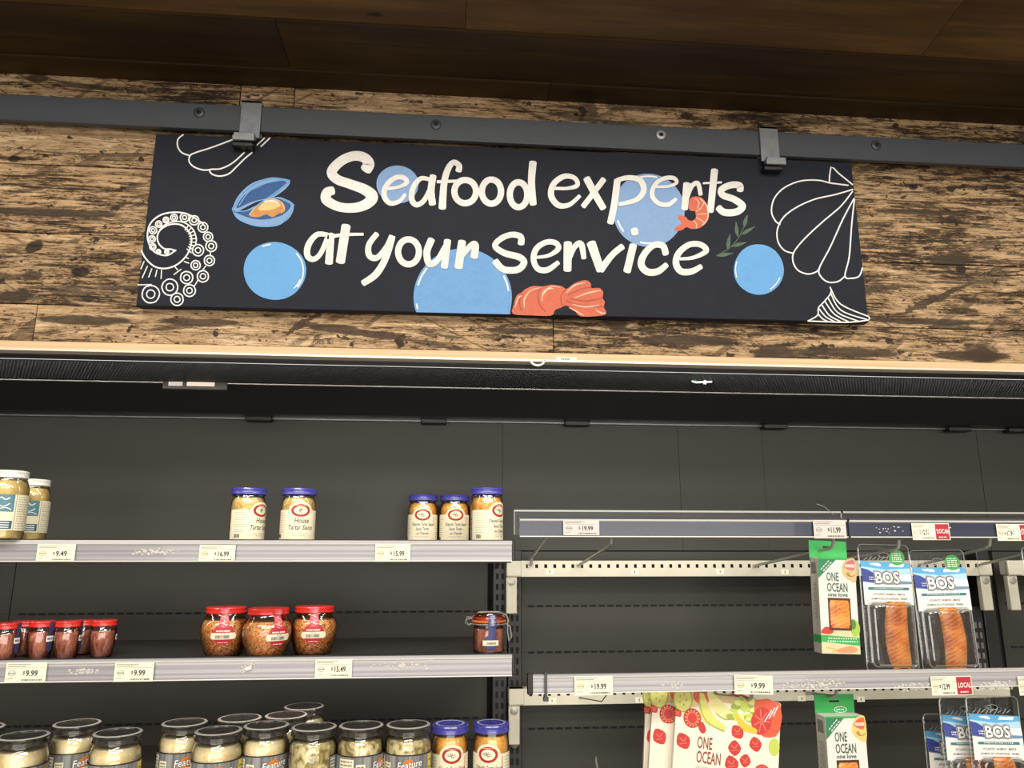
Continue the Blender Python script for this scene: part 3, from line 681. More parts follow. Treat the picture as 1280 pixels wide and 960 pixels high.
MB().box(q0.x, q1.x, 1.596, 1.6015, q1.z, q0.z, M('smoky_plastic', (52, 48, 44), .2)).build('holder', t, bevel=.002)
b = MB(); c0, c1, c2, c3 = P(211, 477, 1.596), P(228, 482.5, 1.596), P(234, 477.5, 1.596), P(268, 483, 1.596)
b.box(c0.x, c1.x, 1.5952, 1.596, c1.z, c0.z, M('grey_card', (190, 186, 176), .5)); b.box(c2.x, c3.x, 1.5952, 1.596, c3.z, c2.z, M('pink_card', (240, 206, 194), .5)); b.build('card', t)

# ================================================================== PRICE TAGS
def price_tag(par, x0, x1, z0, z1, Y, price, local=False, paper=None, rot=0.0, logo=GOLDI, smear=False):
    mb = MB(); paper = paper or PAPER; cx, cz = (x0 + x1) / 2, (z0 + z1) / 2; W, H = x1 - x0, z1 - z0
    def mp(x, y, l):
        dx, dz = x - W / 2, H / 2 - y; return Vector((cx + dx * cos(rot) - dz * sin(rot), Y - .0003 * l, cz + dx * sin(rot) + dz * cos(rot)))
    a = Art(mb, mp); a.rect(0, 0, W, H, paper, 1)
    w_ = W * (.62 if local else 1.0)
    a.rect(w_ * .04, H * .08, w_ * .6, H * .11, INKL, 2); a.rect(w_ * .04, H * .17, w_ * .5, H * .21, INKL, 2)
    a.rect(w_ * .02, H * .27, w_ * .97, H * .285, INKL, 2)
    a.ring(w_ * .16, H * .54, w_ * .09, H * .13, H * .025, logo, 2, 12); a.rect(w_ * .08, H * .51, w_ * .24, H * .57, logo, 2)
    s = H * .40; a.text('$', w_ * (.42 if not local else .30), H * .60, s * .62, s * .6, INK, 2, bold=.01)
    a.text(price, w_ * (.50 if not local else .40), H * .68, s * (.98 if len(price) < 5 else .86) * (w_ / (H * 2.3)), s, INK, 2, bold=.028)
    a.rect(w_ * .05, H * .80, w_ * .2, H * .83, INKL, 2); a.bars(w_ * .42, w_ * .92, H * .84, H * .08, INK, 2, 14, .6)
    if local:
        a.rect(w_ * 1.0, H * .05, W * .98, H * .97, RED, 2); a.text('LOCAL', w_ * 1.05, H * .60, (W - w_) * .265, H * .36, WPR, 3, bold=.02)
        a.bars(w_ * 1.12, W * .9, H * .80, H * .07, WPR, 3, 6, .7)
    if smear:
        for k in range(26):
            x, y = random.gauss(W * .45, W * .22), random.gauss(H * .5, H * .12); a.ell(x, y, random.uniform(.0008, .003), random.uniform(.0005, .0018), WPR, 4 + k * .05, 7)
    return mb.build('price_tag', par)
def residue(par, x0, x1, z0, z1, Y, n=60, mat=None):
    mb = MB(); a = Art(mb, lambda x, y, l: Vector((x, Y - .0003 * l, y)))
    for k in range(n):
        x, z = random.triangular(x0, x1), random.triangular(z0, z1); r = random.uniform(.0006, .0026)
        pts = [(x + r * random.uniform(.5, 1.9) * cos(q * 1.047), z + r * random.uniform(.3, 1.0) * sin(q * 1.047)) for q in range(6)]
        a.poly(pts, mat or M('sticker_residue', (214, 210, 198), .7), 1 + k * .02)
    o = mb.build('sticker_residue', par); o['kind'] = 'stuff'
def strip(par, x0, x1, z0, z1, Y, mid, name='price_channel', thick=.010):
    h = z1 - z0
    prof = [(Y + thick, z0), (Y - .001, z0), (Y - .001, z0 + h * .05), (Y + .0035, z0 + h * .07), (Y + .0035, z1 - h * .22), (Y + .0005, z1 - h * .18), (Y - .001, z1 - h * .10), (Y + .001, z1), (Y + thick, z1)]
    mt = [mid, STRIP_HL, mid, mid, STRIP_HL, STRIP_HL, mid, mid, mid]
    mb = MB(); mb.extrude_x(prof, x0, x1, mid, mt); return mb.build(name, par)

# ================================================================== LEFT SHELVES
X1 = P(640, 690, YS).x
def shelf(zt_, zb_, x0, x1, yf, label, deck_z, name='shelf'):
    t = empty(name, ((x0 + x1) / 2, YB - .02, deck_z), label=label, cat='shelf', group='black steel shelves on the left')
    d = MB(); yb = YB - .035
    d.box(x0, x1, yf + .012, yb, deck_z - .004, deck_z, BLACKS)
    d.box(x0, x1, yf + .012, yf + .018, zb_ - .003, zt_ + .001, BLACKS); d.box(x0, x1, yb - .006, yb, deck_z - .03, deck_z, BLACKS)
    d.build('deck', t, bevel=.001)
    b = MB(); b.extrude_x([(yf + .02, deck_z - .005), (yf + .02, deck_z - .022), (yb + .02, deck_z - .062), (yb + .02, deck_z - .005)], x1 - .006, x1 - .0025, BLACKS); b.build('side_bracket', t)
    s_ = MB(); s_.box(x0, x1, yf + .004, yf + .012, zt_ - .001, zt_ + .0015, DEEP); s_.build('top_seal', t)
    l_ = area('shelf_fill_strip', ((x0 + x1) / 2, yf + .022, zb_ + .002), ((x0 + x1) / 2, yf + .30, zb_ - .12), x1 - x0 - .06, .01, 1.5, (1.0, .90, .82))  # added unseen strip that lifts the dark panel below the shelf
    e = MB(); e.box(x1, x1 + .006, yf + .003, yf + .014, zb_ + .001, zt_ + .001, DEEP); e.build('end_cap', t, bevel=.001)
    return t, strip(t, x0, x1, zb_, zt_, yf, STRIPG)
za, zb1 = P(320, 675.5, YS).z, P(320, 702, YS).z
sh1, st1 = shelf(za, zb1, XL, X1, YS, 'upper left black shelf with a pale price strip and few jars', za)
zc, zd = P(320, 822, YS).z, P(320, 849.5, YS).z
sh2, st2 = shelf(zc, zd, XL, X1, YS, 'second left black shelf down, under the red-lidded jars', zc - .008)
ZS3 = 1.082
sh3, st3 = shelf(ZS3 + .008, ZS3 - .03, XL, X1, 1.36, 'lowest left black shelf, under the crowded black-lidded jars', ZS3)
def tagpx(st, u0, u1, v0, v1, Y, price, **k):
    v = (v0 + v1) / 2; a, b = P(u0, v, Y), P(u1, v, Y); c, d = P((u0 + u1) / 2, v1, Y), P((u0 + u1) / 2, v0, Y)
    price_tag(st, a.x, b.x, c.z, d.z, Y, price, **k)
YT = YS + .0025 - .004
tagpx(st1, 46, 94, 680, 702, YT, '9.49'); tagpx(st1, 249, 294, 681, 702, YT, '16.99'); tagpx(st1, 469, 513, 680, 702, YT, '15.99')
tagpx(st2, 7, 58, 828, 853, YT, '9.99', logo=INKL); tagpx(st2, 143, 192, 828, 852, YT, '9.99', logo=INKL); tagpx(st2, 394, 440, 824, 847, YT, '15.49', logo=INKL)
def respx(par, u0, u1, v0, v1, Y, n): a, b = P(u0, v0, Y), P(u1, v1, Y); residue(par, a.x, b.x, b.z, a.z, Y, n)
respx(st1, 160, 230, 685, 694, YS + .003, 90); respx(st2, 82, 125, 834, 843, YS + .003, 40); respx(st2, 298, 325, 829, 842, YS + .003, 30); respx(st2, 458, 552, 826, 838, YS + .003, 60)
o = MB(); q = P(313, 834, YS); o.tube([(q.x - .008, q.y - .001, q.z - .004), (q.x, q.y - .001, q.z - .002), (q.x + .003, q.y - .001, q.z + .007)], .003, WPR, 6)
tag(o.build('paper_scrap'), 'torn white paper scrap stuck on the second shelf strip left of the 15.49 tag', 'paper scrap')

# ================================================================== JARS
def lid(mat, r, z0, h, rim=None, dish=True):
    b = MB(); pr = [(r * .97, z0), (r, z0 + .0008), (r, z0 + h * .2), (r * .985, z0 + h * .25), (r * .985, z0 + h * .72), (r, z0 + h * .8), (r * .97, z0 + h * .97), (r * .93, z0 + h), (r * .84, z0 + h), (r * .80, z0 + h - (.0012 if dish else 0)), (.0001, z0 + h - (.0012 if dish else 0))]
    b.lathe(pr, mat, 32); return b
def body_prof(r, h, rn, sh_z, base=.003):
    return [(.0001, 0), (r * .86, 0), (r * .97, base), (r, base * 3), (r, sh_z), (r * .985, sh_z + (h - sh_z) * .25), (rn + (r - rn) * .45, sh_z + (h - sh_z) * .6), (rn, sh_z + (h - sh_z) * .85), (rn, h)]
def cyl_art(mb, r, maxlen=.004, off=.0006): return Art(mb, lambda x, y, l: Vector(((r + off + .0002 * l) * sin(x / r), -(r + off + .0002 * l) * cos(x / r), -y)), maxlen)
SAUCE_Y = contents('yellow_tartar_sauce', [(200, 164, 80), (236, 208, 126), (246, 226, 160)], 160, rough=.5)
SAUCE_O = contents('orange_chipotle_sauce', [(230, 156, 56), (246, 186, 80), (252, 212, 130)], 170, rough=.5)
def sauce_jar(name, sauce, chip):
    H = .113; r = .0345; t = empty(name)
    MB().lathe(body_prof(r, .101, .030, .076), GLASS, 32).build('glass_body', t)
    MB().lathe([(.0001, .002), (r * .94, .003), (r * .96, .008), (r * .96, .076), (r * .93, .084), (.028, .0925), (.0001, .093)], sauce, 32).build('contents', t)
    l = lid(BLUEL, .0355, .099, .014); l.lathe([(.0285, .1132), (.0285, .1134), (.024, .1134), (.024, .1132)], M('lid_shine', (170, 175, 215), .25), 28); l.build('lid', t)
    mb = MB(); a = cyl_art(mb, r); pi_r = r * 1.95
    top = -.082; base = -.004
    pts = [(-pi_r, base), (-pi_r, -.066), (-.024, -.066)] + [(x, -.066 - .017 * math.sqrt(max(0, 1 - (x / .024) ** 2))) for x in (-.0235, -.021, -.017, -.011, -.005, 0, .005, .011, .017, .021, .0235)] + [(.024, -.066), (pi_r, -.066), (pi_r, base)]
    a.poly(pts, CREAM, 0)
    a.ell(0, -.065, .0190, .0135, M('maroon_red', (176, 42, 40), .5), 1); a.ell(0, -.065, .0138, .0090, CREAM, 2)
    a.bars(-.012, .012, -.0765, .0014, CREAM, 2, 7, .5)
    for k in range(7): a.ring(random.uniform(-.006, .006), -.066 + random.uniform(-.003, .003), random.uniform(.002, .005), random.uniform(.0015, .0035), .0006, INK, 3, 10, random.uniform(0, 180), random.uniform(200, 360))
    if chip:
        a.text('Chipotle Tartar Sauce', -.0265, -.040, .0060, .0100, INK, 1, bold=.012, shear=.15); a.text('Sauce Tartar', -.016, -.0295, .0060, .0095, INK, 1, bold=.012, shear=.15); a.text('au Chipotle', -.0135, -.0195, .0060, .0090, INK, 1, bold=.012, shear=.15)
        a.rect(.0275, -.062, .0292, -.040, RED, 1)
    else:
        a.text('House', -.0125, -.0385, .0112, .0155, INK, 1, bold=.012, shear=.15); a.text('Tartar Sauce', -.024, -.0245, .0098, .0140, INK, 1, bold=.012, shear=.15)
    a.bars(-.017, .017, -.016, .0012, INKL, 1, 14); a.bars(-.012, .012, -.012, .001, INKL, 1, 10)
    for k in range(9): a.rect(-.055, -.060 + k * .005, -.034 + (k * 7 % 4) * .001, -.0592 + k * .005, INKL, 1)
    for k in range(10): a.rect(.034, -.060 + k * .005, .052, -.0592 + k * .005, INKL, 1)
    a.bars(-.054, -.042, -.015, .008, INK, 1, 10); mb.build('label', t); return t
def place(proto, used, u, Y, z, rz, label, group, cat='jar', sc=(1, 1, 1), v=None):
    t = copy_tree(proto) if used else proto
    q = P(u, 600 if v is None else v, Y); k = (Vector((q.x, q.y, 0)))
    t.location = (q.x, Y, z); t.rotation_euler = (0, 0, radians(rz)); t.scale = sc; tag(t, label, cat, group); return t
def facing(u, Y, v): q = P(u, v, Y); return -math.degrees(atan2(q.x, q.y))
jt = sauce_jar('sauce_jar', SAUCE_Y, False)
G1 = 'blue-lidded sauce jars on the upper left shelf'
place(jt, 0, 310, 1.62, za, facing(310, 1.62, 640) + 48, 'blue-lidded pale tartar sauce jar turned so its oval emblem shows at its right edge', G1, v=640, sc=(1, 1, .94))
place(jt, 1, 373, 1.62, za, facing(373, 1.62, 640) + 8, 'blue-lidded tartar sauce jar with its oval emblem facing front, alone on the upper shelf', G1, v=640, sc=(1, 1, .94))
jc = sauce_jar('sauce_jar', SAUCE_O, True)
place(jc, 0, 528.5, 1.86, za, facing(528, 1.8, 640), 'orange chipotle sauce jar at left of the row by the upper shelf end', G1, v=640)
place(jc, 1, 568, 1.86, za, facing(568, 1.8, 640) + 6, 'orange chipotle sauce jar in the middle of the row by the upper shelf end', G1, v=640)
place(jc, 1, 607, 1.862, za, facing(598, 1.8, 640), 'blue-lidded orange sauce jar mostly hidden behind the rightmost jar of the upper shelf', G1, v=640)
place(jc, 1, 608.5, 1.655, za, facing(608, 1.65, 640) + 50, 'orange sauce jar at the right end of the upper left shelf, side panel forward', G1, v=640)
G3 = 'blue-lidded sauce jars on the lowest shelf'
place(jc, 1, 562, 1.51, ZS3, facing(562, 1.5, 940) + 8, 'blue-lidded orange sauce jar beside the black-lidded jars on the lowest shelf', G3, v=940, sc=(.95, .95, 1))
place(jc, 1, 614, 1.51, ZS3, facing(614, 1.5, 940) - 10, 'blue-lidded orange sauce jar at the right end of the lowest shelf', G3, v=940, sc=(.95, .95, 1))

# white-lidded mustard jars
MUST = contents('pale_mustard', [(206, 176, 96), (224, 198, 122), (236, 214, 146)], 60, rough=.5, bump=.1)
def mustard(name):
    r = .032; t = empty(name)
    MB().lathe(body_prof(r, .110, .0265, .085), GLASS, 32).build('glass_body', t)
    MB().lathe([(.0001, .002), (r * .94, .003), (r * .96, .008), (r * .96, .085), (r * .92, .094), (.025, .103), (.0001, .104)], MUST, 32).build('contents', t)
    lid(M('white_lid', (226, 224, 216), .35), .0285, .108, .013).build('lid', t)
    mb = MB(); a = cyl_art(mb, r); a.rect(-.052, -.078, .048, -.016, CREAM, 0)
    TEAL = M('teal_print', (84, 136, 146), .5); TD = M('dark_teal_print', (56, 96, 112), .5)
    a.rect(-.02, -.078, .010, -.048, TEAL, 1); a.rect(-.02, -.0325, .010, -.0185, TD, 1)
    a.line([(-.016, -.068), (-.010, -.073), (-.004, -.069), (.002, -.072)], .0018, WPR, 2); a.line([(-.014, -.061), (-.006, -.057), (.003, -.062)], .0016, WPR, 2); a.line([(-.010, -.053), (-.002, -.055), (.006, -.052)], .0014, WPR, 2)
    for k in range(3): a.rect(-.014, -.030 + k * .004, .006, -.0285 + k * .004, WPR, 2)
    a.rect(.0125, -.078, .0133, -.016, TEAL, 1)
    for k in range(14): a.bars(.016, .038, -.075 + k * .0042, .0016, INKL, 1, 7, .6)
    mb.build('label', t); return t
jm = mustard('mustard_jar'); G = 'white-lidded mustard jars at the left edge'
place(jm, 0, 7, 1.50, za, facing(7, 1.5, 640) + 2, 'white-lidded mustard jar cut by the left edge, the nearer and taller of two', G, v=640, sc=(1.05, 1.05, 1.04))
place(jm, 1, 38.5, 1.62, za, facing(38, 1.62, 640) + 6, 'white-lidded mustard jar with teal label standing behind the one at the left edge', G, v=640)

# antipasto jars
ANTI = contents('chopped_antipasto', [(130, 54, 26), (206, 104, 44), (234, 150, 66), (246, 204, 140), (190, 172, 80)], 130, (1, 1, 1.6), rough=.25, bump=.8, detail=2, dist=1.5)
def antipasto(name):
    t = empty(name); H = .092
    prof = [(.0001, 0), (.033, 0), (.0365, .003), (.040, .012), (.0465, .032), (.0485, .046), (.0475, .058), (.043, .068), (.0385, .074), (.037, .080)]
    MB().lathe(prof, GLASS, 36).build('glass_body', t)
    MB().lathe([(.0001, .002), (.034, .003), (.038, .012), (.0448, .032), (.0468, .046), (.0455, .058), (.040, .067), (.0001, .067)], ANTI, 36).build('contents', t)
    l = lid(REDL, .0405, .080, .0115, dish=False); l.build('lid', t)
    mb = MB(); pf = lambda z: next((a_[0] + (b_[0] - a_[0]) * (z - a_[1]) / (b_[1] - a_[1]) for a_, b_ in zip(prof[3:] + [(.041, .0805), (.0412, .095)], prof[4:] + [(.0412, .0805), (.0412, .1)]) if a_[1] <= z <= b_[1] + 1e-9), .041)
    a = Art(mb, lambda x, y, l: Vector(((pf(-y) + .0007 + .0002 * l) * sin(x / .045), -(pf(-y) + .0007 + .0002 * l) * cos(x / .045), -y)), .004)
    a.ell(0, -.043, .020, .019, M('red_seal_print', (188, 40, 52), .5), 1)
    a.rect(-.009, -.0905, .009, -.055, M('pink_seal_strip', (206, 72, 84), .45), 1)
    for k in range(26): a.line([(random.uniform(-.008, .006), -.088 + k * .0012), (random.uniform(-.004, .008), -.086 + k * .0012)], .0009, M('pale_seal_ink', (238, 190, 186), .5), 2, sub=1, cap=False)
    a.rect(-.0195, -.046, .0195, -.034, CREAM, 2); a.ell(-.0195, -.040, .004, .006, CREAM, 2, 12); a.ell(.0195, -.040, .004, .006, CREAM, 2, 12)
    a.bars(-.014, .012, -.0415, .006, INK, 3, 18, .55); a.bars(-.004, .006, -.0448, .0016, INKL, 3, 4)
    a.bars(-.013, .013, -.0505, .0024, WPR, 2, 9, .7); a.bars(-.010, .010, -.0285, .0012, WPR, 2, 8, .7); mb.build('seal_label', t); return t
ja = antipasto('antipasto_jar'); G = 'squat red-lidded antipasto jars on the second shelf'; zs2 = zc - .008
place(ja, 0, 281, 1.605, zs2, facing(282, 1.6, 790) - 3, 'squat red-lidded antipasto jar, leftmost of the three under the 16.99 tag', G, v=790, sc=(.95, .95, 1))
place(ja, 1, 334, 1.563, zs2, facing(334, 1.6, 790) + 28, 'squat red-lidded antipasto jar, middle of the three, its seal turned to the right', G, v=790, sc=(.95, .95, 1))
place(ja, 1, 392, 1.612, zs2, facing(391, 1.6, 790), 'squat red-lidded antipasto jar above the 15.49 tag, rightmost of the three', G, v=790, sc=(.95, .95, 1))

# anchovy jars
ANCH = contents('anchovy_fillets', [(120, 62, 46), (166, 96, 74), (196, 124, 98), (216, 156, 130)], 70, (1, 1, .5), rough=.25, bump=.6, detail=3, dist=1.2)
def anchovy(name):
    t = empty(name)
    MB().lathe([(.0001, 0), (.019, 0), (.0205, .003), (.024, .025), (.0255, .044), (.0248, .050), (.0225, .0545), (.0225, .060)], GLASS, 28).build('glass_body', t)
    MB().lathe([(.0001, .002), (.0185, .003), (.0228, .025), (.0242, .044), (.0235, .049), (.0001, .050)], ANCH, 28).build('contents', t)
    lid(REDL, .0245, .058, .0105, dish=False).build('lid', t)
    mb = MB(); r = .0245; a = cyl_art(mb, r, off=.0014)
    a.poly([(.026, -.068), (.034, -.068), (.036, -.02), (.030, -.012), (.024, -.02)], M('navy_strip_print', (58, 58, 92), .5), 0)
    a.rect(.022, -.042, .036, -.032, WPR, 1); a.bars(.024, .034, -.039, .004, INK, 2, 8); mb.build('seal_strip', t); return t
jn = anchovy('anchovy_jar'); G = 'small red-lidded anchovy jars at the left of the second shelf'
for i, (u, Y, rz, lb) in enumerate(((8, 1.55, 0, 'small red-lidded anchovy jar cut by the left edge, first in its row'), (30, 1.632, 15, 'small red-lidded anchovy jar set back between the first two front jars at far left'),
                               (51.5, 1.585, -10, 'small red-lidded anchovy jar standing in front, second whole jar from the left edge'), (84.5, 1.585, 20, 'small red-lidded anchovy jar in the row above the gap between the two 9.99 tags'),
                               (103, 1.645, 35, 'small red-lidded anchovy jar set back, half hidden left of the last jar'), (129, 1.60, 30, 'small red-lidded anchovy jar at the right end of its row, navy strip at its side'))):
    place(jn, i, u, Y, zs2, facing(u, Y, 790) + rz - 20, lb, G, v=795, sc=(.93, .93, .95) if i in (1, 4) else (.93, .93, 1))

# swing-top jar
t = empty('swing_top_jar', (0, 0, 0)); ORG = M('orange_rubber_gasket', (206, 104, 50), .5)
MB().lathe([(.0001, 0), (.028, 0), (.031, .003), (.0315, .01), (.0315, .048), (.030, .053), (.0315, .057), (.033, .059)], GLASS, 32).build('glass_body', t)
MB().lathe([(.0001, .003), (.029, .004), (.0300, .012), (.0300, .047), (.0001, .048)], contents('swing_jar_fillets', [(130, 70, 54), (176, 108, 84), (206, 144, 116)], 70, (1, 1, .6), bump=.5), 32).build('contents', t)
MB().lathe([(.033, .059), (.0345, .060), (.0345, .0625), (.033, .0635)], ORG, 32).build('gasket', t)
MB().lathe([(.033, .0635), (.0335, .066), (.033, .070), (.029, .0725), (.028, .0765), (.024, .0775), (.0001, .0775)], glass('amber_glass', (1, .72, .5)), 32).lathe([(.0001, .0636), (.0315, .0636), (.032, .068), (.0001, .069)], ORG, 32).build('glass_lid', t)
b = MB(); b.tube([(.0335 * cos(q), .0335 * sin(q), .056) for q in [2 * pi * k / 24 for k in range(25)]], .001, WIRE, 6)
b.tube([(.034, 0, .056), (.043, 0, .050), (.046, 0, .030), (.0405, 0, .022), (.038, 0, .040), (.0385, 0, .062)], .0012, WIRE, 6)
b.tube([(-.034, 0, .056), (-.042, 0, .054), (-.048, -.006, .058), (-.044, -.006, .070), (-.034, 0, .068)], .0012, WIRE, 6); b.tube([(-.034, .006, .056), (-.040, .004, .052), (-.046, .002, .064), (-.034, .004, .066)], .0012, WIRE, 6)
b.tube([(-.034, 0, .068), (-.02, 0, .0785), (.02, 0, .0785), (.036, 0, .072), (.04, 0, .06)], .0012, WIRE, 6); b.build('wire_bail', t)
mb = MB(); r = .0318; a = cyl_art(mb, r, off=.0004); NV = M('navy_label_print', (66, 68, 120), .5)
a2 = Art(mb, lambda x, y, l: Vector(((.0352 + .0002 * l) * sin(x / r), -(.0352 + .0002 * l) * cos(x / r), -y)), .004)
a.ell(.002, -.022, .015, .0145, NV, 1); a.rect(-.014, -.0265, .018, -.0165, CREAM, 2); a.bars(-.006, .012, -.023, .004, INK, 3, 12); a.rect(-.003, -.055, .012, -.03, NV, 1); a2.rect(-.003, -.075, .012, -.052, NV, 1)
for k in range(20): a2.line([(random.uniform(-.002, .004), -.074 + k * .001), (random.uniform(.005, .011), -.073 + k * .001)], .0007, M('pale_blue_ink', (190, 190, 220), .5), 2, sub=1, cap=False)
mb.build('seal_label', t)
place(t, 0, 611, 1.60, zs2, facing(611, 1.6, 790) + 4, 'clip-top glass jar with wire bail and orange gasket at the second shelf end', None, v=790)

# black-lidded jars, lowest shelf
BLID = NT('black_lid_enamel'); _c = BLID.noise(BLID.obj(), 90, 4); BLID = BLID.bsdf(BLID.ramp(_c, [(.35, lin((48, 46, 43))), (.62, lin((84, 80, 73)))]), .16, .35)
HERR = contents('herring_in_cream', [(224, 202, 146), (238, 222, 174), (246, 234, 196)], 45, rough=.4, bump=.15)
HERR2 = contents('herring_pieces', [(140, 122, 70), (196, 178, 116), (228, 214, 164), (240, 230, 192)], 55, (1, 1, .7), rough=.3, bump=.7, detail=2, dist=1.6)
GREYW = NT('grey_plank_print'); _p = GREYW.mapv(GREYW.n('ShaderNodeTexCoord').outputs['Object'], (260, 260, 6)); GREYW = GREYW.bsdf(GREYW.ramp(GREYW.noise(_p, 1, 4), [(.35, lin((96, 96, 98))), (.65, lin((158, 156, 152)))]), .5)
ORB = M('orange_print', (222, 120, 36), .5); GRB = M('green_print', (92, 110, 66), .5); YEL = M('yellow_print', (240, 208, 50), .5); NAVYB = M('black_print', (36, 36, 40), .5)
def herring(name, fill, flavour, var):
    t = empty(name); r = .042; H = .123; rl = .0405
    MB().lathe(body_prof(r, .111, .036, .088), GLASS, 36).build('glass_body', t)
    MB().lathe([(.0001, .002), (r * .94, .003), (r * .965, .01), (r * .965, .088), (r * .93, .096), (.034, .1015), (.0001, .102)], fill, 36).build('contents', t)
    SR = M('worn_silver_rim', (206, 202, 192), .3, .3, .25, 260); lb = MB(); z_, h_ = .110, .0135
    lb.lathe([(rl * .97, z_), (rl, z_ + .001), (rl, z_ + h_ * .2), (rl * .985, z_ + h_ * .27), (rl * .985, z_ + h_ * .68), (rl, z_ + h_ * .76), (rl * .985, z_ + h_ * .93), (rl * .95, z_ + h_), (rl * .85, z_ + h_), (rl * .80, z_ + h_ - .0018), (.0001, z_ + h_ - .0018)], BLID, 36, mats=[BLID] * 6 + [SR, SR, BLID, BLID]); lb.build('lid', t)
    mb = MB(); a = cyl_art(mb, r, .005)
    if var < 4:
        a.rect(-r * 2.6, -.080, r * 2.6, -.006, GREYW, 0); a.rect(-r * 2.6, -.0815, r * 2.6, -.0795, NAVYB, 1)
        a.rect(-.085, -.076, -.056, -.01, CREAM, 1)
        for k in range(11): a.bars(-.083, -.058, -.073 + k * .0055, .002, INK, 2, 9, .7)
        a.rect(-.052, -.068, -.036, -.02, CREAM, 1)
        for k in range(8): a.bars(-.050, -.038, -.065 + k * .005, .002, INK, 2, 6, .7)
        a.ell(-.002, -.066, .010, .0085, ORB, 1); a.text('Feature', -.0225, -.058, .0145, .0165, NAVYB, 2, bold=.05, shear=.2, rot=-.12); a.text('Feature', -.0225, -.058, .0145, .0165, WPR, 3, bold=.012, shear=.2, rot=-.12)
        a.text('foods', .004, -.055, .0065, .0075, NAVYB, 2, bold=.04, shear=.2, rot=-.12); a.text('foods', .004, -.055, .0065, .0075, WPR, 3, bold=.01, shear=.2, rot=-.12)
        fc = [GRB, NAVYB, M('maroon_print', (130, 40, 36), .5), NAVYB][var]
        a.ring(0, -.028, .030, .028, .0018, LINEW, 2, 24, 180, 360); a.ring(0, -.028, .0285, .0265, .0015, ORB, 2, 24, 190, 260)
        a.poly([(-.027, -.028)] + [(-.027 * cos(radians(q)), -.028 - .021 * sin(radians(q)) ) for q in range(10, 180, 10)] + [(.027, -.028), (.027, -.008), (-.027, -.008)], fc, 1)
        a.ell(-.002, -.060, .009, .006, ORB, 1.5)
        a.text(flavour, -.012, -.041, .0058, .0075, WPR, 3, bold=.02)
        a.ell(.023, -.049, .0085, .0062, YEL, 3); a.bars(.018, .028, -.052, .0012, ORB, 4, 5); a.bars(.018, .028, -.048, .0012, ORB, 4, 5)
        a.rect(.038, -.078, .050, -.01, YEL, 1)
        for k in range(5): a.bars(.040, .048, -.070 + k * .012, .0022, INK, 2, 3, .8)
    else:
        a.rect(.024, -.080, .07, -.01, GREYW, 0); a.rect(.024, -.0815, .07, -.0795, NAVYB, 1)
        for k in range(12): a.bars(.027, .040, -.076 + k * .0055, .002, CREAM, 2, 5, .8)
    mb.build('label', t); return t
HJ = [herring('herring_jar', HERR2, 'Dieting Fillets', 0), herring('herring_jar', HERR, 'Herring Fillets', 1), herring('herring_jar', HERR, 'Herring Fillets', 2), herring('herring_jar', HERR2, '', 4)]
used = [0, 0, 0, 0]; G = 'black-lidded herring jars on the lowest shelf'
for (u, v, Y, k, rz, lb) in (
    (29, 925, 1.43, 1, 70, 'black-lidded creamy herring jar nearest the left edge, yellow panel on its grey label'),
    (94, 925, 1.52, 1, 30, 'black-lidded creamy herring jar set back in the middle of the left trio'),
    (146.5, 925, 1.44, 2, 5, 'black-lidded herring jar, rightmost of the left trio, yellow stripe on its label'),
    (229, 925, 1.51, 1, 14, 'black-lidded creamy herring jar just right of the gap, left end of the long group'),
    (272.5, 925, 1.44, 1, 8, 'black-lidded creamy herring jar in front, second from the gap in the long group'),
    (332, 925, 1.475, 1, 26, 'black-lidded creamy herring jar in the front row, third from the gap'),
    (392, 925, 1.455, 3, 10, 'black-lidded jar of brown herring pieces whose label shows only at its right'),
    (451, 925, 1.46, 0, 62, 'black-lidded jar of herring chunks with white text panels turned forward'),
    (510, 925, 1.46, 0, 6, 'black-lidded jar of herring chunks with green label, beside the blue-lidded jars'),
    (299, 910, 1.54, 1, 0, 'black herring lid peeking out behind the second and third front jars'),
    (357, 910, 1.56, 1, 12, 'black herring lid behind the third front jar, just left of the brown pieces jar'),
    (379, 905, 1.642, 1, 0, 'black herring lid farthest back in the long group, above the brown pieces jar'),
    (-28, 925, 1.50, 1, 0, 'black-lidded jar almost wholly outside the left edge of the lowest shelf')):
    sc = (.97, .97, 1)
    place(HJ[k], used[k], u, Y, ZS3, facing(u, Y, 925) + rz, lb, G, v=v, sc=sc); used[k] = 1
    if u == -28: pass

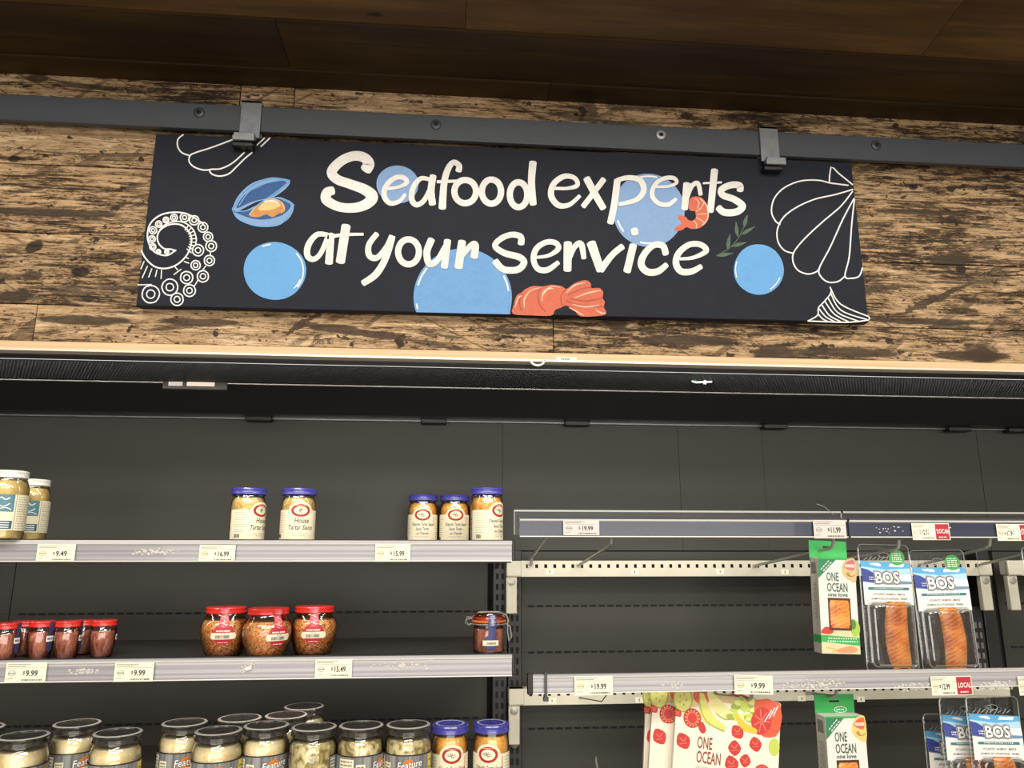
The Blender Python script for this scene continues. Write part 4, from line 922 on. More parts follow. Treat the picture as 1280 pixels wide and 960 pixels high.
# ================================================================== RIGHT BAY: peg bars, hooks, price rails
def peg_bar(u0, u1, v0, v1, Y, label, cut=None, hole_v=None, marks=()):
    x0, x1 = P(u0, v0, Y).x, P(u1, v0, Y).x; z1, z0 = P(640, v0, Y).z, P(640, v1, Y).z
    t = empty('peg_bar', ((x0 + x1) / 2, Y + .02, z0), label=label, cat='peg bar', group='perforated steel peg bars')
    b = MB(); hr = .0044; pitch = .0219; zc_ = z1 - (z1 - z0) * .34; n = int((x1 - x0 - .03) / pitch); ys = Y
    xs = [x0 + .027 + i * pitch for i in range(n)]
    # sheet with real round-ish square holes
    def strip_(xa, xb, za_, zb_): b.add([(xa, ys, za_), (xb, ys, za_), (xb, ys, zb_), (xa, ys, zb_)], [(0, 1, 2, 3)], ZINC)
    strip_(x0, x1, z0, zc_ - hr); strip_(x0, x1, zc_ + hr, z1); prev = x0
    for xx in xs: strip_(prev, xx - hr * .8, zc_ - hr, zc_ + hr); prev = xx + hr * .8
    strip_(prev, x1, zc_ - hr, zc_ + hr)
    b.add([(x0, ys, z1), (x1, ys, z1), (x1, ys + .03, z1), (x0, ys + .03, z1)], [(0, 1, 2, 3)], ZINC); b.add([(x0, ys, z0), (x0, ys + .03, z0), (x1, ys + .03, z0), (x1, ys, z0)], [(0, 1, 2, 3)], ZINC)
    b.box(x0, x1, ys + .006, ys + .008, z0 + .002, z1 - .002, SLOT); b.build('bar', t)
    for k, um in enumerate(marks):
        q = P(um[0], um[1], Y); m_ = MB(); m_.box(q.x - .0095, q.x + .0095, Y - .0008, Y - .0002, q.z - .006, q.z + .006, PAPER); m_.box(q.x - .001, q.x + .001, Y - .001, Y - .0008, q.z - .003, q.z + .003, INK); m_.build('number_label', t)
    return t, x0, x1, z0, z1
def arm_bracket(t, x, z0, z1, Y, w_=.036, drop=.085, flip=1):
    b = MB(); b.box(x, x + w_ * flip, Y - .003, Y + .03, z0 + .001, z1, ZINC) if flip > 0 else b.box(x + w_ * flip, x, Y - .003, Y + .03, z0 + .001, z1, ZINC)
    xa, xb = sorted((x, x + .030 * flip)); b.box(xa, xb - .004, Y + .004, Y + .02, z0 - drop, z0, ZINC)
    b.build('end_bracket', t, bevel=.002)
    MB().lathe([(.009, 0), (.009, .002), (.006, .003), (.0001, .003)], WIRE, 16).build('rivet', t, xf=Matrix.Translation(((xa + xb - .004) / 2, Y + .004, z0 - .012)) @ Matrix.Rotation(pi / 2, 4, 'X'))
YP = 1.86
pb1, ax0, ax1, az0, az1 = peg_bar(634, 1238, 701, 721, YP, 'upper zinc peg bar with a row of holes behind the top right price rail', marks=((687, 714.5), (793.5, 715), (900, 714.5), (981, 715)))
arm_bracket(pb1, ax0 - .002, az0, az1, YP); arm_bracket(pb1, ax1, az0, az1, YP, flip=-1)
pb2, bx0, bx1, bz0, bz1 = peg_bar(637, 1262, 861, 882, YP, 'lower zinc peg bar half hidden by the second right price rail', marks=((690, 876), (799, 875), (1002, 873), (1076, 874)))
arm_bracket(pb2, bx0 - .002, bz0, bz1, YP)
pb3, cx0, cx1, cz0, cz1 = peg_bar(1258, 1500, 701, 721, YP, 'short piece of zinc peg bar cut by the right edge in the next bay')
arm_bracket(pb3, cx0, cz0, cz1, YP)
# price rails of the right bay
def rail2(u0, u1, v0, v1, Y, mid, label, top=True):
    x0, x1 = P(u0, v0, Y).x, P(u1, v0, Y).x; z1, z0 = P(640, v0, Y).z, P(640, v1, Y).z
    t = empty('price_rail', ((x0 + x1) / 2, Y + .01, z0), label=label, cat='price rail', group='price rails of the right bay')
    strip(t, x0, x1, z0, z1, Y, mid)
    if top:
        b = MB(); b.box(x0 - .010, x1, Y + .012, Y + .0135, z1 + .011, z1 + .013, CLEARS); b.box(x0 - .010, x1, Y + .012, Y + .0132, z0 + .004, z1 + .011, HAZE); b.box(x0 - .0105, x0 - .0095, Y + .011, Y + .0135, z0 + .004, z1 + .013, CLEARS)
        b.box(x0 - .010, x1, Y + .0115, Y + .014, z1 + .013, z1 + .0143, CLEARS); b.build('clear_backing', t)
    return t, x0, x1, z0, z1
r1, _, rx1, rz0, rz1 = rail2(650, 1058, 646, 671, YS, STRIPD, 'dark blue price rail at upper right holding the 19.99 and 11.99 tags')
r1b, *_ = rail2(1061, 1420, 646, 671, YS, STRIPD, 'dark blue price rail at upper right holding the red local tags')
YR2 = 1.50
r2, sx0, *_r = rail2(666, 1420, 844, 868, YR2, STRIPG, 'grey price rail in the second row on the right, zip-tied at its left end', top=False)
MB().box(sx0 - .010, sx0, YR2 - .002, YR2 + .012, _r[1] - .001, _r[2] + .002, DEEP).build('end_cap', r2, bevel=.001)
tg = lambda r, u0, u1, v0, v1, p, **k: tagpx(r, u0, u1, v0, v1, YT, p, **k)
tg(r1, 704, 749, 650, 669, '19.99', paper=PAPERG, logo=INKL); tg(r1, 1017, 1057.5, 650, 673, '11.99', paper=PAPERG, logo=INKL)
tg(r1b, 1140, 1187, 654, 675, '12.99', local=True, smear=True); tg(r1b, 1246, 1293, 655, 676, '12.99', local=True, smear=True)
tg(r2, 718, 766, 845, 869, '19.99'); tg(r2, 918, 966, 844, 868, '9.99', rot=-.03); tg(r2, 1164, 1215, 845, 869, '12.99', local=True); tg(r2, 1273, 1320, 845, 869, '12.99', local=True)
respx(r2, 820, 860, 850, 862, YR2 + .003, 22); respx(r2, 975, 1058, 849, 862, YR2 + .003, 140); respx(r2, 1115, 1165, 853, 864, YR2 + .003, 70); respx(r2, 1216, 1272, 851, 863, YR2 + .003, 150); respx(r1b, 1090, 1135, 657, 668, YS + .003, 16)
b = MB(); q = P(682, 857, YR2); zz0, zz1 = P(682, 872, YR2).z, P(682, 841, YR2).z
ZT = M('zip_tie_black', (66, 66, 68), .35)
b.box(q.x - .0025, q.x + .0025, YR2 - .0035, YR2 - .002, zz0, zz1, ZT); b.box(q.x - .0025, q.x + .0025, YR2 - .0035, YR2 + .014, zz1, zz1 + .0015, ZT); b.box(q.x - .0025, q.x + .0025, YR2 + .0125, YR2 + .014, zz0, zz1, ZT); b.box(q.x - .0025, q.x + .0025, YR2 - .0035, YR2 + .014, zz0 - .0015, zz0, ZT)
b.box(q.x - .005, q.x + .005, YR2 - .006, YR2 + .004, zz0 - .006, zz0 + .001, ZT); tag(b.build('zip_tie', None, bevel=.0006), 'black zip tie round the left end of the second price rail', 'zip tie')
b = MB(); f0 = P(1042, 643, YS + .01); b.tube([P(1042, 644, YS + .008), P(1036, 638, YS), P(1030, 633, YS), P(1021, 630, YS)], .0006, WIRE, 5)
tag(b.build('plastic_filament'), 'thin curled plastic filament above the 11.99 tag', 'filament')
# hooks
def hook(root, tip, label, bend='tip', r=.0034, Yt=YS + .014):
    a_, b_ = P(*root, YP - .002), P(*tip, Yt); t = empty('peg_hook', a_, label=label, cat='hook', group='wire peg hooks')
    m_ = MB()
    if bend == 'root': pts = [a_ + Vector((0, .01, 0)), a_ + Vector((0, -.012, .002)), a_ + Vector((.001, -.02, .02)), a_ + Vector((.004, -.04, .026)), b_]
    else: pts = [a_ + Vector((0, .01, 0)), a_, b_ + Vector((0, .02, -.022)), b_ + Vector((0, .006, -.016)), b_]
    m_.tube(pts, r, WIRE, 8); m_.build('wire', t)
    m_ = MB(); m_.box(a_.x - .006, a_.x + .006, YP - .0015, YP - .0003, a_.z - .005, a_.z + .004, WIRE); m_.build('back_plate', t)
hook((663, 707), (684, 669), 'wire hook nearest the middle post, bent upright at its root', 'root')
hook((723, 707), (764, 668), 'long empty wire hook reaching up beside the 19.99 tag, second from the post')
hook((944, 707), (1042, 672), 'wire hook passing through the green tab of the upper salmon carton')
hook((1050, 700), (1124, 674), 'wire hook that carries the left clear salmon pack')
hook((1150, 706), (1238, 672), 'wire hook running under the right local tag over the second salmon pack')
hook((1224, 706), (1330, 670), 'wire hook at far right running out of the frame')
hook((1010, 866), (1046, 858), 'wire hook holding the lower salmon carton under the second rail', Yt=YS + .02)
hook((862, 868), (940, 862), 'wire hook holding the stack of wide cartons', Yt=YS + .02)
b = MB(); q1, q2 = P(737, 878, YP - .002), P(757, 872, YP - .06); 
b.tube([P(724, 872, YP - .004), P(752, 877, YP - .05), P(758, 869, YP - .06)], .0014, M('dark_wire', (90, 86, 78), .4, .4), 6); tag(b.build('bent_wire'), 'thin bent dark wire hanging on the lower peg bar right of the zip tie', 'wire')
b = MB(); b.tube([P(747, 962, 1.7), P(745, 951, 1.72), P(745.5, 946, 1.75)], .002, WIRE, 8); tag(b.build('peg_hook'), 'tip of a wire hook poking up at the bottom edge left of the wide cartons', 'hook', 'wire peg hooks')

# ================================================================== SALMON PACKS
def rrect(w_, h_, r, y, cx=0, cz=0, n=5):
    pts = []
    for (sx, sz, a0) in ((1, 1, 0), (-1, 1, 90), (-1, -1, 180), (1, -1, 270)):
        for k in range(n + 1):
            a_ = radians(a0 + 90 * k / n); pts.append((cx + sx * (w_ / 2 - r) + r * cos(a_), y, cz + sz * (h_ / 2 - r) + r * sin(a_)))
    return pts
SKY1 = M('sky_blue_print', (92, 168, 214), .4); SKY2 = M('pale_sky_print', (176, 214, 232), .4); DBLUE = M('deep_blue_print', (58, 72, 150), .4); TEALP = M('teal_band_print', (62, 128, 132), .4); SEA = M('slate_blue_print', (120, 146, 176), .4); GRN2 = M('bright_green_sticker', (70, 170, 84), .5)
GREYC = M('greyish_card', (214, 214, 206), .4, 0, .03)
def salmon_pack(name, Wp, Hp, fish, sticker=True, card_h=.088):
    """origin at the hang hole, front towards -y"""
    t = empty(name); z1 = .022; z0 = z1 - Hp; D = .020
    # back sheet with hang hole drawn as a real gap ring, and the raised tray
    b = MB(); zc_ = (z0 + z1) / 2
    b.loft([rrect(Wp, Hp, .010, 0, 0, zc_), rrect(Wp - .006, Hp - .006, .008, -.0008, 0, zc_)], CLEAR)
    ring_o = rrect(Wp - .006, Hp - .006, .008, -.0008, 0, zc_, 5)
    hole = [(.010 * cos(radians(15 * k * 1.0)), 0, .0045 * sin(radians(15 * k))) for k in range(24)]
    # sheet strips left/right/top/bottom of hole
    hw, hh = .011, .005
    x_, X_ = -Wp / 2 + .003, Wp / 2 - .003
    for (a0, a1, c0, c1) in ((x_, -hw, z0 + .004, z1 - .004), (hw, X_, z0 + .004, z1 - .004), (-hw, hw, hh, z1 - .004), (-hw, hw, z0 + .004, -hh)):
        b.add([(a0, -.0008, c0), (a1, -.0008, c0), (a1, -.0008, c1), (a0, -.0008, c1)], [(0, 1, 2, 3)], CLEAR)
    b.tube([(hw * cos(2 * pi * k / 16), -.0008, hh * sin(2 * pi * k / 16)) for k in range(17)], .0006, CLEARS, 5, False)
    po = rrect(Wp - .001, Hp - .001, .010, -.0006, 0, zc_); b.tube(po + [po[0]], .0007, CLEARS, 5, False)
    b.build('back_sheet', t)
    b = MB()          # crimped folds in the clear header
    for k in range(9):
        x_a = -Wp / 2 + .012 + k * (Wp - .03) / 9
        b.tube([(x_a, -.0016, -.010 - .003 * (k % 2)), (x_a + .006, -.002, -.006), (x_a + .008, -.0016, .000 - .002 * (k % 3))], .0006, CLEARS, 4)
    b.build('fold', t)['kind'] = 'stuff'
    th = Hp - card_h - .026; tz = z0 + .006 + th / 2; b = MB()
    b.loft([rrect(Wp - .012, th, .012, -.001, 0, tz), rrect(Wp - .014, th - .002, .012, -D * .45, 0, tz), rrect(Wp - .022, th - .010, .010, -D * .5, 0, tz), rrect(Wp - .028, th - .016, .010, -D, 0, tz), rrect(Wp - .034, th - .022, .008, -D - .001, 0, tz)], CLEAR)
    rr = rrect(Wp - .034, th - .022, .008, -D - .001, 0, tz); b.add(rr, [tuple(range(len(rr)))], CLEAR); b.build('blister_tray', t)
    b = MB(); pts = rrect(Wp - .020, th - .008, .010, -D * .5 - .0005, 0, tz); b.tube(pts + [pts[0]], .0007, CLEARS, 5, False)
    for k in range(26):
        px_ = -Wp / 2 + .016 + (Wp - .032) * k / 26; b.tube([(px_, -D - .0015, z0 + .014), (px_ + .002, -D - .002, z0 + .016)], .0006, CLEARS, 4)
    b.build('tray_rim', t)['kind'] = 'stuff'
    # card
    mb = MB(); ct = -.012; cb = ct - card_h + .006; cw = Wp - .006; hw2 = cw / 2
    a = Art(mb, lambda x, y, l: Vector((x, -.0022 - D * .25 * min(1, max(0, (y - .02) / .03)) - .0002 * l, -y)), .02)
    top, bot = -ct, -cb; hh_ = bot - top
    a.poly([(-hw2, top), (hw2, top + .004), (hw2, bot), (-hw2, bot)], WPR, 0)
    a.poly([(-hw2, top), (hw2, top + .004), (hw2, top + hh_ * .30), (-hw2, top + hh_ * .24)], SKY1, 1)
    a.poly([(-hw2, top + hh_ * .13), (0, top + hh_ * .2), (hw2, top + hh_ * .16), (hw2, top + hh_ * .30), (-hw2, top + hh_ * .30)], SKY2, 2)
    a.poly([(-hw2, top + hh_ * .22), (-hw2 + .026, top + hh_ * .27), (-.004, top + hh_ * .44), (hw2, top + hh_ * .46), (hw2, top + hh_ * .52), (0, top + hh_ * .54), (-hw2, top + hh_ * .48)], SEA, 2)
    a.poly([(-hw2, top + hh_ * .16), (-hw2 + .014, top + hh_ * .2), (-hw2 + .032, top + hh_ * .32), (-hw2 + .03, top + hh_ * .50), (-hw2, top + hh_ * .46)], DBLUE, 3)
    a.bars(-hw2 + .014, -hw2 + .028, top + hh_ * .36, .0022, WPR, 4, 4); a.bars(-hw2 + .014, -hw2 + .028, top + hh_ * .41, .0022, WPR, 4, 4)
    s = Wp * .28; bx, by = -hw2 + .026, top + hh_ * .50
    a.text('BOS', bx, by, s * .92, s * 1.0, M('slate_outline', (84, 92, 120), .4), 4, bold=.125); a.text('BOS', bx, by, s * .92, s * 1.0, WPR, 5, bold=.105); a.text('BOS', bx, by, s * .92, s * 1.0, NAVYB, 6, bold=.085); a.text('BOS', bx, by, s * .92, s * 1.0, WPR, 7, bold=.03)
    a.rect(-hw2 + .010, top + hh_ * .60, hw2 - .008, top + hh_ * .66, TEALP, 3); a.bars(-hw2 + .022, hw2 - .02, top + hh_ * .615, .0016, WPR, 4, 16)
    a.text('ATLANTIC SALMON - MAPLE', -.032, top + hh_ * .78, .0052, .0060, INK, 2, bold=.01); a.text("SAUMON DE L'ATLANTIQUE - ERABLE", -.038, top + hh_ * .88, .0046, .0058, INK, 2, bold=.01)
    a.rect(-hw2, bot - .001, hw2, bot, GREYC, 2); mb.build('printed_card', t)
    if sticker:
        mb = MB(); a = Art(mb, lambda x, y, l: Vector((x, -.0032 - .0002 * l, -y)))
        cx_ = hw2 - .026; a.ell(cx_, .004, .017, .016, GRN2, 1, 24)
        for k in range(5): a.bars(cx_ - .011, cx_ + .011, -.005 + k * .004, .0018, WPR, 2, 5, .75)
        mb.build('round_sticker', t)
    # fillet
    b = MB(); rings = []; N = 16
    fw, fh, cxf, sk = fish; zt_ = cb + .006; 
    for i in range(13):
        k = i / 12; z = zt_ - fh * k; bul = (.55 + .45 * sin(pi * min(1, k * 1.0) ** .6)) if i not in (0, 12) else .35
        wv = fw * (.90 + .1 * sin(pi * k)) * (1 if 0 < i < 12 else .86); cx_ = cxf + sk * sin(pi * k) * .006
        rings.append([(cx_ + wv / 2 * cos(q), -.004 - .006 - .0065 * bul * sin(q) * -1 - .004 * bul, z + .0015 * sin(3 * q + i)) for q in [2 * pi * j / N for j in range(N)]])
    b.loft(rings, SALMON); b.add(rings[0], [tuple(range(N))], SALMON); b.add(rings[-1], [tuple(range(N))[::-1]], SALMON)
    if sk > 0: b.lathe([(.0001, .0008), (.003, .0008), (.0045, 0)], M('pale_fat', (246, 220, 180), .4), 10)
    if sk > 0:
        for i in range(len(b.v) - 30, len(b.v)): x, y, z = b.v[i]; b.v[i] = (cxf + .004 + x * 1.5, -.0175 - z, zt_ - fh * .55 + y)
    b.build('salmon_fillet', t); return t
def hang(t, u, v, Y, rz, label, group, cat, ry=0.0, rx=0.0):
    q = P(u, v, Y); t.location = q; t.rotation_euler = (radians(rx), radians(ry), radians(rz)); return tag(t, label, cat, group)
GP = 'clear salmon packs with printed cards'
p1 = salmon_pack('salmon_pack', .112, .252, (.050, .128, .012, -1), card_h=.094)
hang(p1, 1104, 694, 1.555, 0, 'clear salmon pack hung beside the white and green carton, fillet dark at top', GP, 'salmon pack', ry=1.0)
p2 = salmon_pack('salmon_pack', .120, .245, (.048, .125, .002, 1), card_h=.096)
hang(p2, 1171, 701, 1.575, -3, 'clear salmon pack hung second on the top right, pale fat spot on its fillet', GP, 'salmon pack', ry=-1)
p3 = copy_tree(p1); hang(p3, 1308, 697, 1.555, 0, 'clear salmon pack cut off by the right edge of the upper row', GP, 'salmon pack')
p4 = salmon_pack('salmon_pack', .108, .25, (.046, .12, .002, 1), sticker=False, card_h=.092)
hang(p4, 1240, 884, 1.56, -4, 'clear salmon pack in front at the lower right, whole card in view', GP, 'salmon pack', ry=1)
p5 = copy_tree(p4); hang(p5, 1206, 886, 1.60, -4, 'clear salmon pack directly behind the front one at lower right', GP, 'salmon pack', ry=1)
p6 = copy_tree(p4); hang(p6, 1185, 906, 1.66, -4, 'clear salmon pack farthest back at lower right, only its left side showing', GP, 'salmon pack', ry=1)
mb = MB(); a = Art(mb, lambda x, y, l: Vector((.028 + x, -.004, .000 - y + .006 * sin(x * 160)))) 
a.ell(0, 0, .022, .010, GRN2, 1, 24); mb.build('green_sticker', p4)

# ================================================================== WHITE AND GREEN CARTON
OFFW = M('carton_white', (236, 232, 222), .45, 0, .03, 12); GREEN = M('carton_green', (58, 176, 88), .45); GREENL = M('tab_green', (86, 214, 116), .45); DGREEN = M('dark_green_print', (52, 132, 88), .45); TXG = M('green_grey_ink', (56, 92, 82), .5)
SIDEC = M('carton_side', (206, 200, 186), .5)
def carton(name, Wc, Hc, D, tabc, logo=False):
    """origin at the hang slot; body hangs below"""
    t = empty(name); zt_ = -.022
    b = MB(); b.box(-Wc / 2, Wc / 2, -D, 0, zt_ - Hc, zt_, OFFW); b.build('box', t, bevel=.0008)
    b = MB(); h = .013; sl = .011
    for (x0, x1, z0, z1) in ((-Wc / 2 - .001, -sl, zt_ + .0, h), (sl, Wc / 2 + .001, zt_, h), (-sl, sl, zt_, -.0022), (-sl, sl, .0022, h)): b.box(x0, x1, -.0022, -.001, z0, z1, tabc)
    b.build('hang_tab', t)
    mb = MB(); a = Art(mb, lambda x, y, l: Vector((x, -D - .0002 * l, -y))); x0, x1 = -Wc / 2, Wc / 2; t0 = -zt_
    a.rect(x0, t0, x1, t0 + .004, GREEN, 1); a.poly([(x0, t0 + .003), (x0 + .040, t0 + .003), (x0, t0 + .042)], DGREEN, 2)
    for k in range(3): a.text(['BAKE', 'ORGRILL', ''][k] if False else '', 0, 0, .004, .005, WPR, 3)
    for k in range(2):
        for j in range(4): a.line([(x0 + .006 + k * .005 + j * .005, t0 + .024 + k * .003 - j * .0049), (x0 + .0095 + k * .005 + j * .005, t0 + .0206 + k * .003 - j * .0049)], .0018, WPR, 3, sub=1, cap=False)
    # dish photo
    TAN = M('dish_tan', (214, 190, 130), .5); PINK = M('dish_pink', (206, 112, 120), .5); PKL = M('dish_pale', (238, 208, 190), .5)
    if logo: TAN, PINK = M('dish_yellow', (230, 206, 120), .5), M('dish_red', (226, 104, 70), .5)
    a.poly([(x1, t0 + .002), (x1 - .018, t0 + .003), (x1 - .027, t0 + .014), (x1 - .029, t0 + .028), (x1 - .020, t0 + .040), (x1, t0 + .046)], TAN, 2, 3); a.poly([(x1 - .002, t0 + .004), (x1 - .016, t0 + .006), (x1 - .024, t0 + .018), (x1 - .004, t0 + .024)], PINK, 3, 3); a.rect(x1 - .022, t0 + .012, x1 - .002, t0 + .018, PKL, 4)
    for k in range(5): a.ring(x1 - .010, t0 + .030, .010 - k * .0015, .006, .0008, M('dish_line', (180, 140, 80), .5), 4, 10, 20 + 10 * k, 200)
    a.text('ONE', x0 + .017, t0 + .046, .0125, .0245, TXG, 3, bold=.012); a.text('OCEAN', x0 + .017, t0 + .067, .0128, .0245, TXG, 3, bold=.012); a.text('one love', x0 + .018, t0 + .0765, .0120, .011, TXG, 3, bold=.02, shear=.1)
    # lower photo and band
    a.poly([(x0, t0 + .150), (x0 + .012, t0 + .136), (x0 + .030, t0 + .142), (x0 + .055, t0 + .140), (x1 - .012, t0 + .122), (x1, t0 + .128), (x1, t0 + Hc - .001), (x0, t0 + Hc - .001)], M('pale_wood_print', (232, 214, 170), .5), 1)
    a.poly([(x0, t0 + .148), (x0 + .010, t0 + .136), (x0 + .026, t0 + .142), (x0 + .020, t0 + .150)], M('tomato_print', (212, 66, 52), .5), 2, 3); a.ell(x1 - .008, t0 + .138, .010, .016, M('lime_print', (168, 206, 84), .5), 2); a.ell(x1 - .012, t0 + .130, .006, .010, M('leaf_print', (96, 140, 70), .5), 3)
    a.poly([(x0 + .03, t0 + .180), (x1 - .02, t0 + .172), (x1 - .006, t0 + .178), (x1 - .014, t0 + Hc - .003), (x0 + .034, t0 + Hc - .003)], M('peach_print', (232, 156, 110), .5), 2, 3)
    a.line([(x0 + .01, t0 + .176), (x0 + .03, t0 + .180), (x0 + .022, t0 + .184)], .003, M('straw_print', (220, 190, 110), .5), 2)
    a.poly([(x0, t0 + .152), (x1, t0 + .156), (x1, t0 + .171), (x0, t0 + .165)], GREEN, 4); a.bars(x0 + .014, x1 - .004, t0 + .157, .0022, WPR, 5, 12); a.bars(x0 + .012, x1 - .002, t0 + .1625, .0022, WPR, 5, 13)
    mb.build('front_print', t)
    # side print
    mb = MB(); a = Art(mb, lambda x, y, l: Vector((-Wc / 2 - .0002 * l, -D + x, -y))); a.rect(.001, t0 + .001, D - .001, t0 + Hc - .001, SIDEC, 1)
    for k in range(13): a.rect(.008, t0 + .010 + k * .0018, D - .006, t0 + .011 + k * .0018, INK, 2)
    for k in range(18): a.rect(.008, t0 + .05 + k * .004, D - .008 - (k % 3) * .003, t0 + .0515 + k * .004, INKL, 2)
    a.rect(0, t0 + .153, D, t0 + .168, GREEN, 2); mb.build('side_print', t)
    # window with the fillet behind it
    b = MB(); wx0, wx1, wz1, wz0 = x0 + .018, x0 + .064, -(t0 + .080), -(t0 + .142)
    b.box(wx0 - .0005, wx1 + .0005, -D - .0012, -D - .0006, wz0 - .0005, wz1 + .0005, M('window_dark', (92, 54, 44), .3)); w_ = b.build('window', t)
    b = MB(); rings = []
    for i in range(9):
        k = i / 8; z = wz1 - .004 - (wz1 - wz0 - .008) * k; ww = (wx1 - wx0 - .004) * (.98 if 0 < i < 8 else .86)
        rings.append([((wx0 + wx1) / 2 + ww / 2 * cos(q), -D - .0012 - .0016 * max(0, sin(q)) - .0002, z) for q in [2 * pi * j / 12 for j in range(12)]])
    b.loft(rings, SALMON); b.build('salmon_fillet', w_)
    if logo:
        mb = MB(); a = Art(mb, lambda x, y, l: Vector((x, -.0024 - .0002 * l, -y))); a.ell(.012, .016, .014, .006, WPR, 1); a.ell(.012, .016, .0125, .0048, GREEN, 2); a.bars(.003, .021, .0145, .003, WPR, 3, 4, .6); mb.build('oval_print', t)
    return t
c1 = carton('salmon_carton', .080, .188, .034, GREENL); hang(c1, 1034, 684, 1.575, 0, 'tall white salmon carton with light green hang tab in the upper right row', 'slim salmon cartons', 'carton', ry=2)
c2 = carton('salmon_carton', .084, .188, .036, GREEN, True); hang(c2, 1042, 876, 1.575, 4, 'white salmon carton with darker green tab hanging in the lower row', 'slim salmon cartons', 'carton', ry=1)

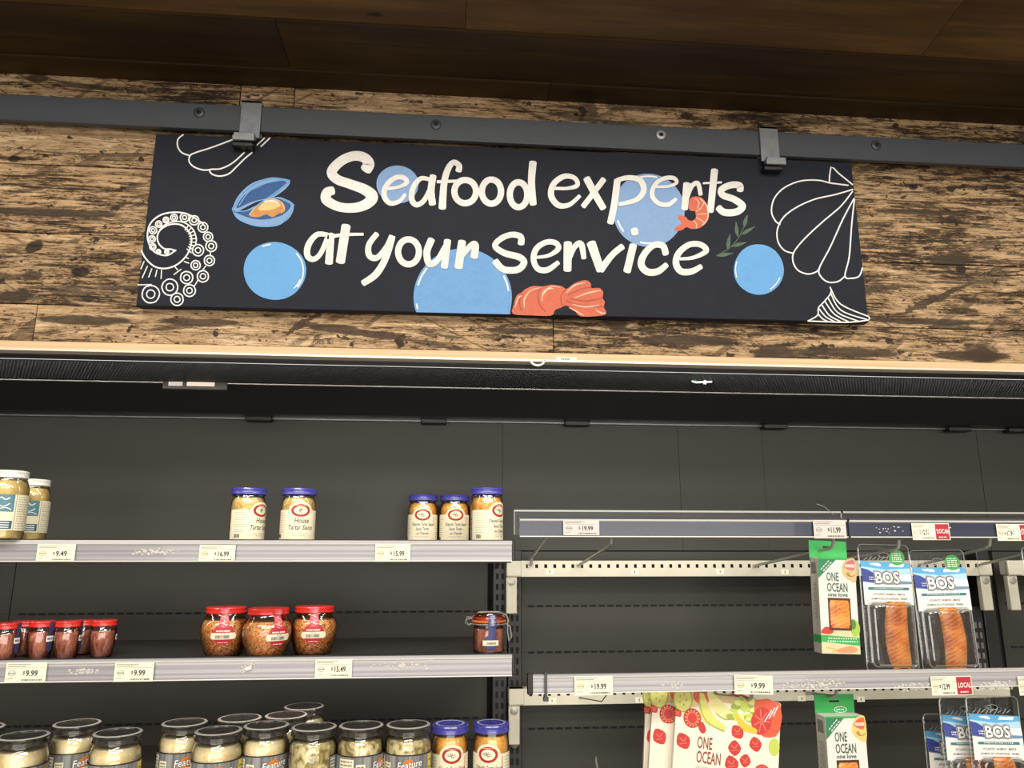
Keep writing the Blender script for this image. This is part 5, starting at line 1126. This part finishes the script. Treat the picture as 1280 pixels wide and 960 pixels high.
# ================================================================== WIDE CARTONS
def wide_carton(name):
    t = empty(name); Wc, Hc, D = .200, .21, .020
    MB().box(-Wc / 2, Wc / 2, 0, D, -Hc, 0, M('wide_carton_cream', (246, 236, 214), .45, 0, .02)).build('box', t, bevel=.0008)
    mb = MB(); a = Art(mb, lambda x, y, l: Vector((-Wc / 2 + x, -.0002 * l, -y))); RC = M('salmon_red_print', (206, 52, 44), .5); RL = M('tomato_light_print', (232, 120, 96), .5); BR = M('brown_red_ink', (150, 62, 44), .5)
    YG_ = M('avocado_yellow', (226, 220, 120), .5); AG = M('avocado_rim', (160, 178, 70), .5); LG = M('lettuce_green', (196, 214, 86), .5); OR = M('orange_red_print', (224, 92, 56), .5); TN = M('bowl_tan', (214, 186, 130), .5)
    a.rect(.002, 0, .196, .012, TN, 1); a.poly([(.0, .0), (.06, 0), (.05, .02), (.03, .028), (.0, .02)], M('pale_bread_print', (226, 196, 150), .5), 2, 3)
    a.ell(.012, .016, .019, .024, YG_, 3, 20, -.3); a.ring(.012, .016, .018, .023, .0026, AG, 4, 20)
    for k in range(5): a.ell(.012 + .007 * cos(k * 1.25), .016 + .010 * sin(k * 1.25), .0015, .0022, AG, 5, 7)
    a.poly([(.032, .0), (.062, 0), (.064, .012), (.050, .022), (.036, .016)], OR, 3, 3)
    a.line([(.048, .004), (.054, .026), (.066, .046), (.094, .058)], [.010, .020, .022, .008], YG_, 5); a.line([(.043, .006), (.048, .030), (.062, .052), (.094, .064)], .0022, AG, 6)
    a.line([(.064, .000), (.078, .018), (.094, .030), (.112, .036)], [.012, .024, .022, .008], M('avocado_pale', (236, 226, 150), .5), 4); a.line([(.112, .040), (.094, .042), (.078, .034)], .002, AG, 5)
    for k in range(30): a.ell(.126 + random.uniform(-.022, .032), .022 + random.uniform(-.020, .020), random.uniform(.004, .010), random.uniform(.003, .008), random.choice([LG, YG_, LG, AG, M('lettuce_pale', (224, 230, 140), .5)]), 3.5 + k * .1, 9)
    a.line([(.116, .034), (.132, .050), (.152, .056)], [.006, .014, .010], M('pepper_yellow', (236, 196, 60), .5), 7)
    a.poly([(.150, -.0), (.198, .0), (.199, .050), (.182, .064), (.158, .056)], OR, 6.6, 2); a.ell(.164, .036, .019, .026, RC, 7, 22, .2)
    for k in range(7): a.line([(.164, .036), (.164 + .015 * cos(k * .9), .036 + .021 * sin(k * .9))], .0022, RL, 8, sub=1)
    for k in range(3): a.line([(.170 + k * .008, .036 - k * .006), (.182 + k * .006, .014 - k * .005)], .0018, WPR, 9, sub=1)
    a.ell(.032, .048, .017, .018, RC, 7, 20); a.ring(.032, .048, .010, .011, .0024, RL, 8, 12)
    for k in range(14): a.ell(.032 + .013 * cos(k * .45), .048 + .014 * sin(k * .45), .0012, .0014, YG_, 9, 6)
    a.poly([(.044, .056), (.052, .052), (.060, .066), (.054, .074), (.047, .068)], RC, 7, 2)
    for (cx_, cy, s_, r_) in ((.018, .092, .015, .2), (.004, .042, .008, 0), (.120, .062, .013, .1), (.116, .092, .0135, .7), (.112, .121, .0145, .4), (.137, .112, .0115, .9), (.155, .080, .013, .5)):
        pts = [(cx_ + s_ * m * cos(r_ + q * pi / 2 + .78), cy + s_ * m * sin(r_ + q * pi / 2 + .78)) for q, m in ((0, 1.05), (1, .95), (2, 1.1), (3, .9))]; a.poly(pts, RC, 5, 3)
        a.line([(cx_ - s_ * .5, cy - s_ * .3), (cx_, cy), (cx_ + s_ * .3, cy - s_ * .5)], .0018, RL, 6); a.line([(cx_ - s_ * .4, cy + s_ * .4), (cx_ + s_ * .4, cy + s_ * .2)], .0014, RL, 6)
    a.ell(.170, .136, .018, .022, RC, 5, 22); a.ring(.170, .136, .0145, .018, .0014, RL, 6, 18)
    for k in range(5): a.line([(.170, .138), (.170 + .009 * cos(k * 1.26), .138 + .009 * sin(k * 1.26))], .0016, GRB, 7, sub=1)
    a.ell(.190, .080, .010, .016, LG, 5)
    a.text('ONE', .044, .101, .0140, .031, BR, 3, bold=.014); a.text('OCEAN', .044, .127, .0136, .031, BR, 3, bold=.014); a.text('POKE CUTS/CUBES POKE', .044, .143, .0044, .014, M('pale_grey_ink', (196, 186, 172), .5), 3, bold=.01)
    a.rect(.044, .154, .12, .160, BR, 3)
    mb.build('front_print', t)
    mb = MB(); a = Art(mb, lambda x, y, l: Vector((-Wc / 2 - .0002 * l, x, -y))); a.rect(0, .03, D, .05, RC, 1); mb.build('side_print', t); return t
wc = wide_carton('wide_carton'); GW = 'wide vegetable-printed cartons hung in a stack'
def hangw(t, u, v, Y, label, ry=6.5): q = P(u, v, Y); t.location = q; t.rotation_euler = (0, radians(ry), radians(-10)); tag(t, label, 'carton', GW)
hangw(wc, 911, 871, 1.55, 'wide cream carton printed with vegetables, front one of the three')
w2 = copy_tree(wc); hangw(w2, 880, 866, 1.58, 'wide cream vegetable carton in the middle of its stack', 6)
w3 = copy_tree(wc); hangw(w3, 870, 866, 1.605, 'wide cream vegetable carton at the back, only its left edge showing', 4.5)
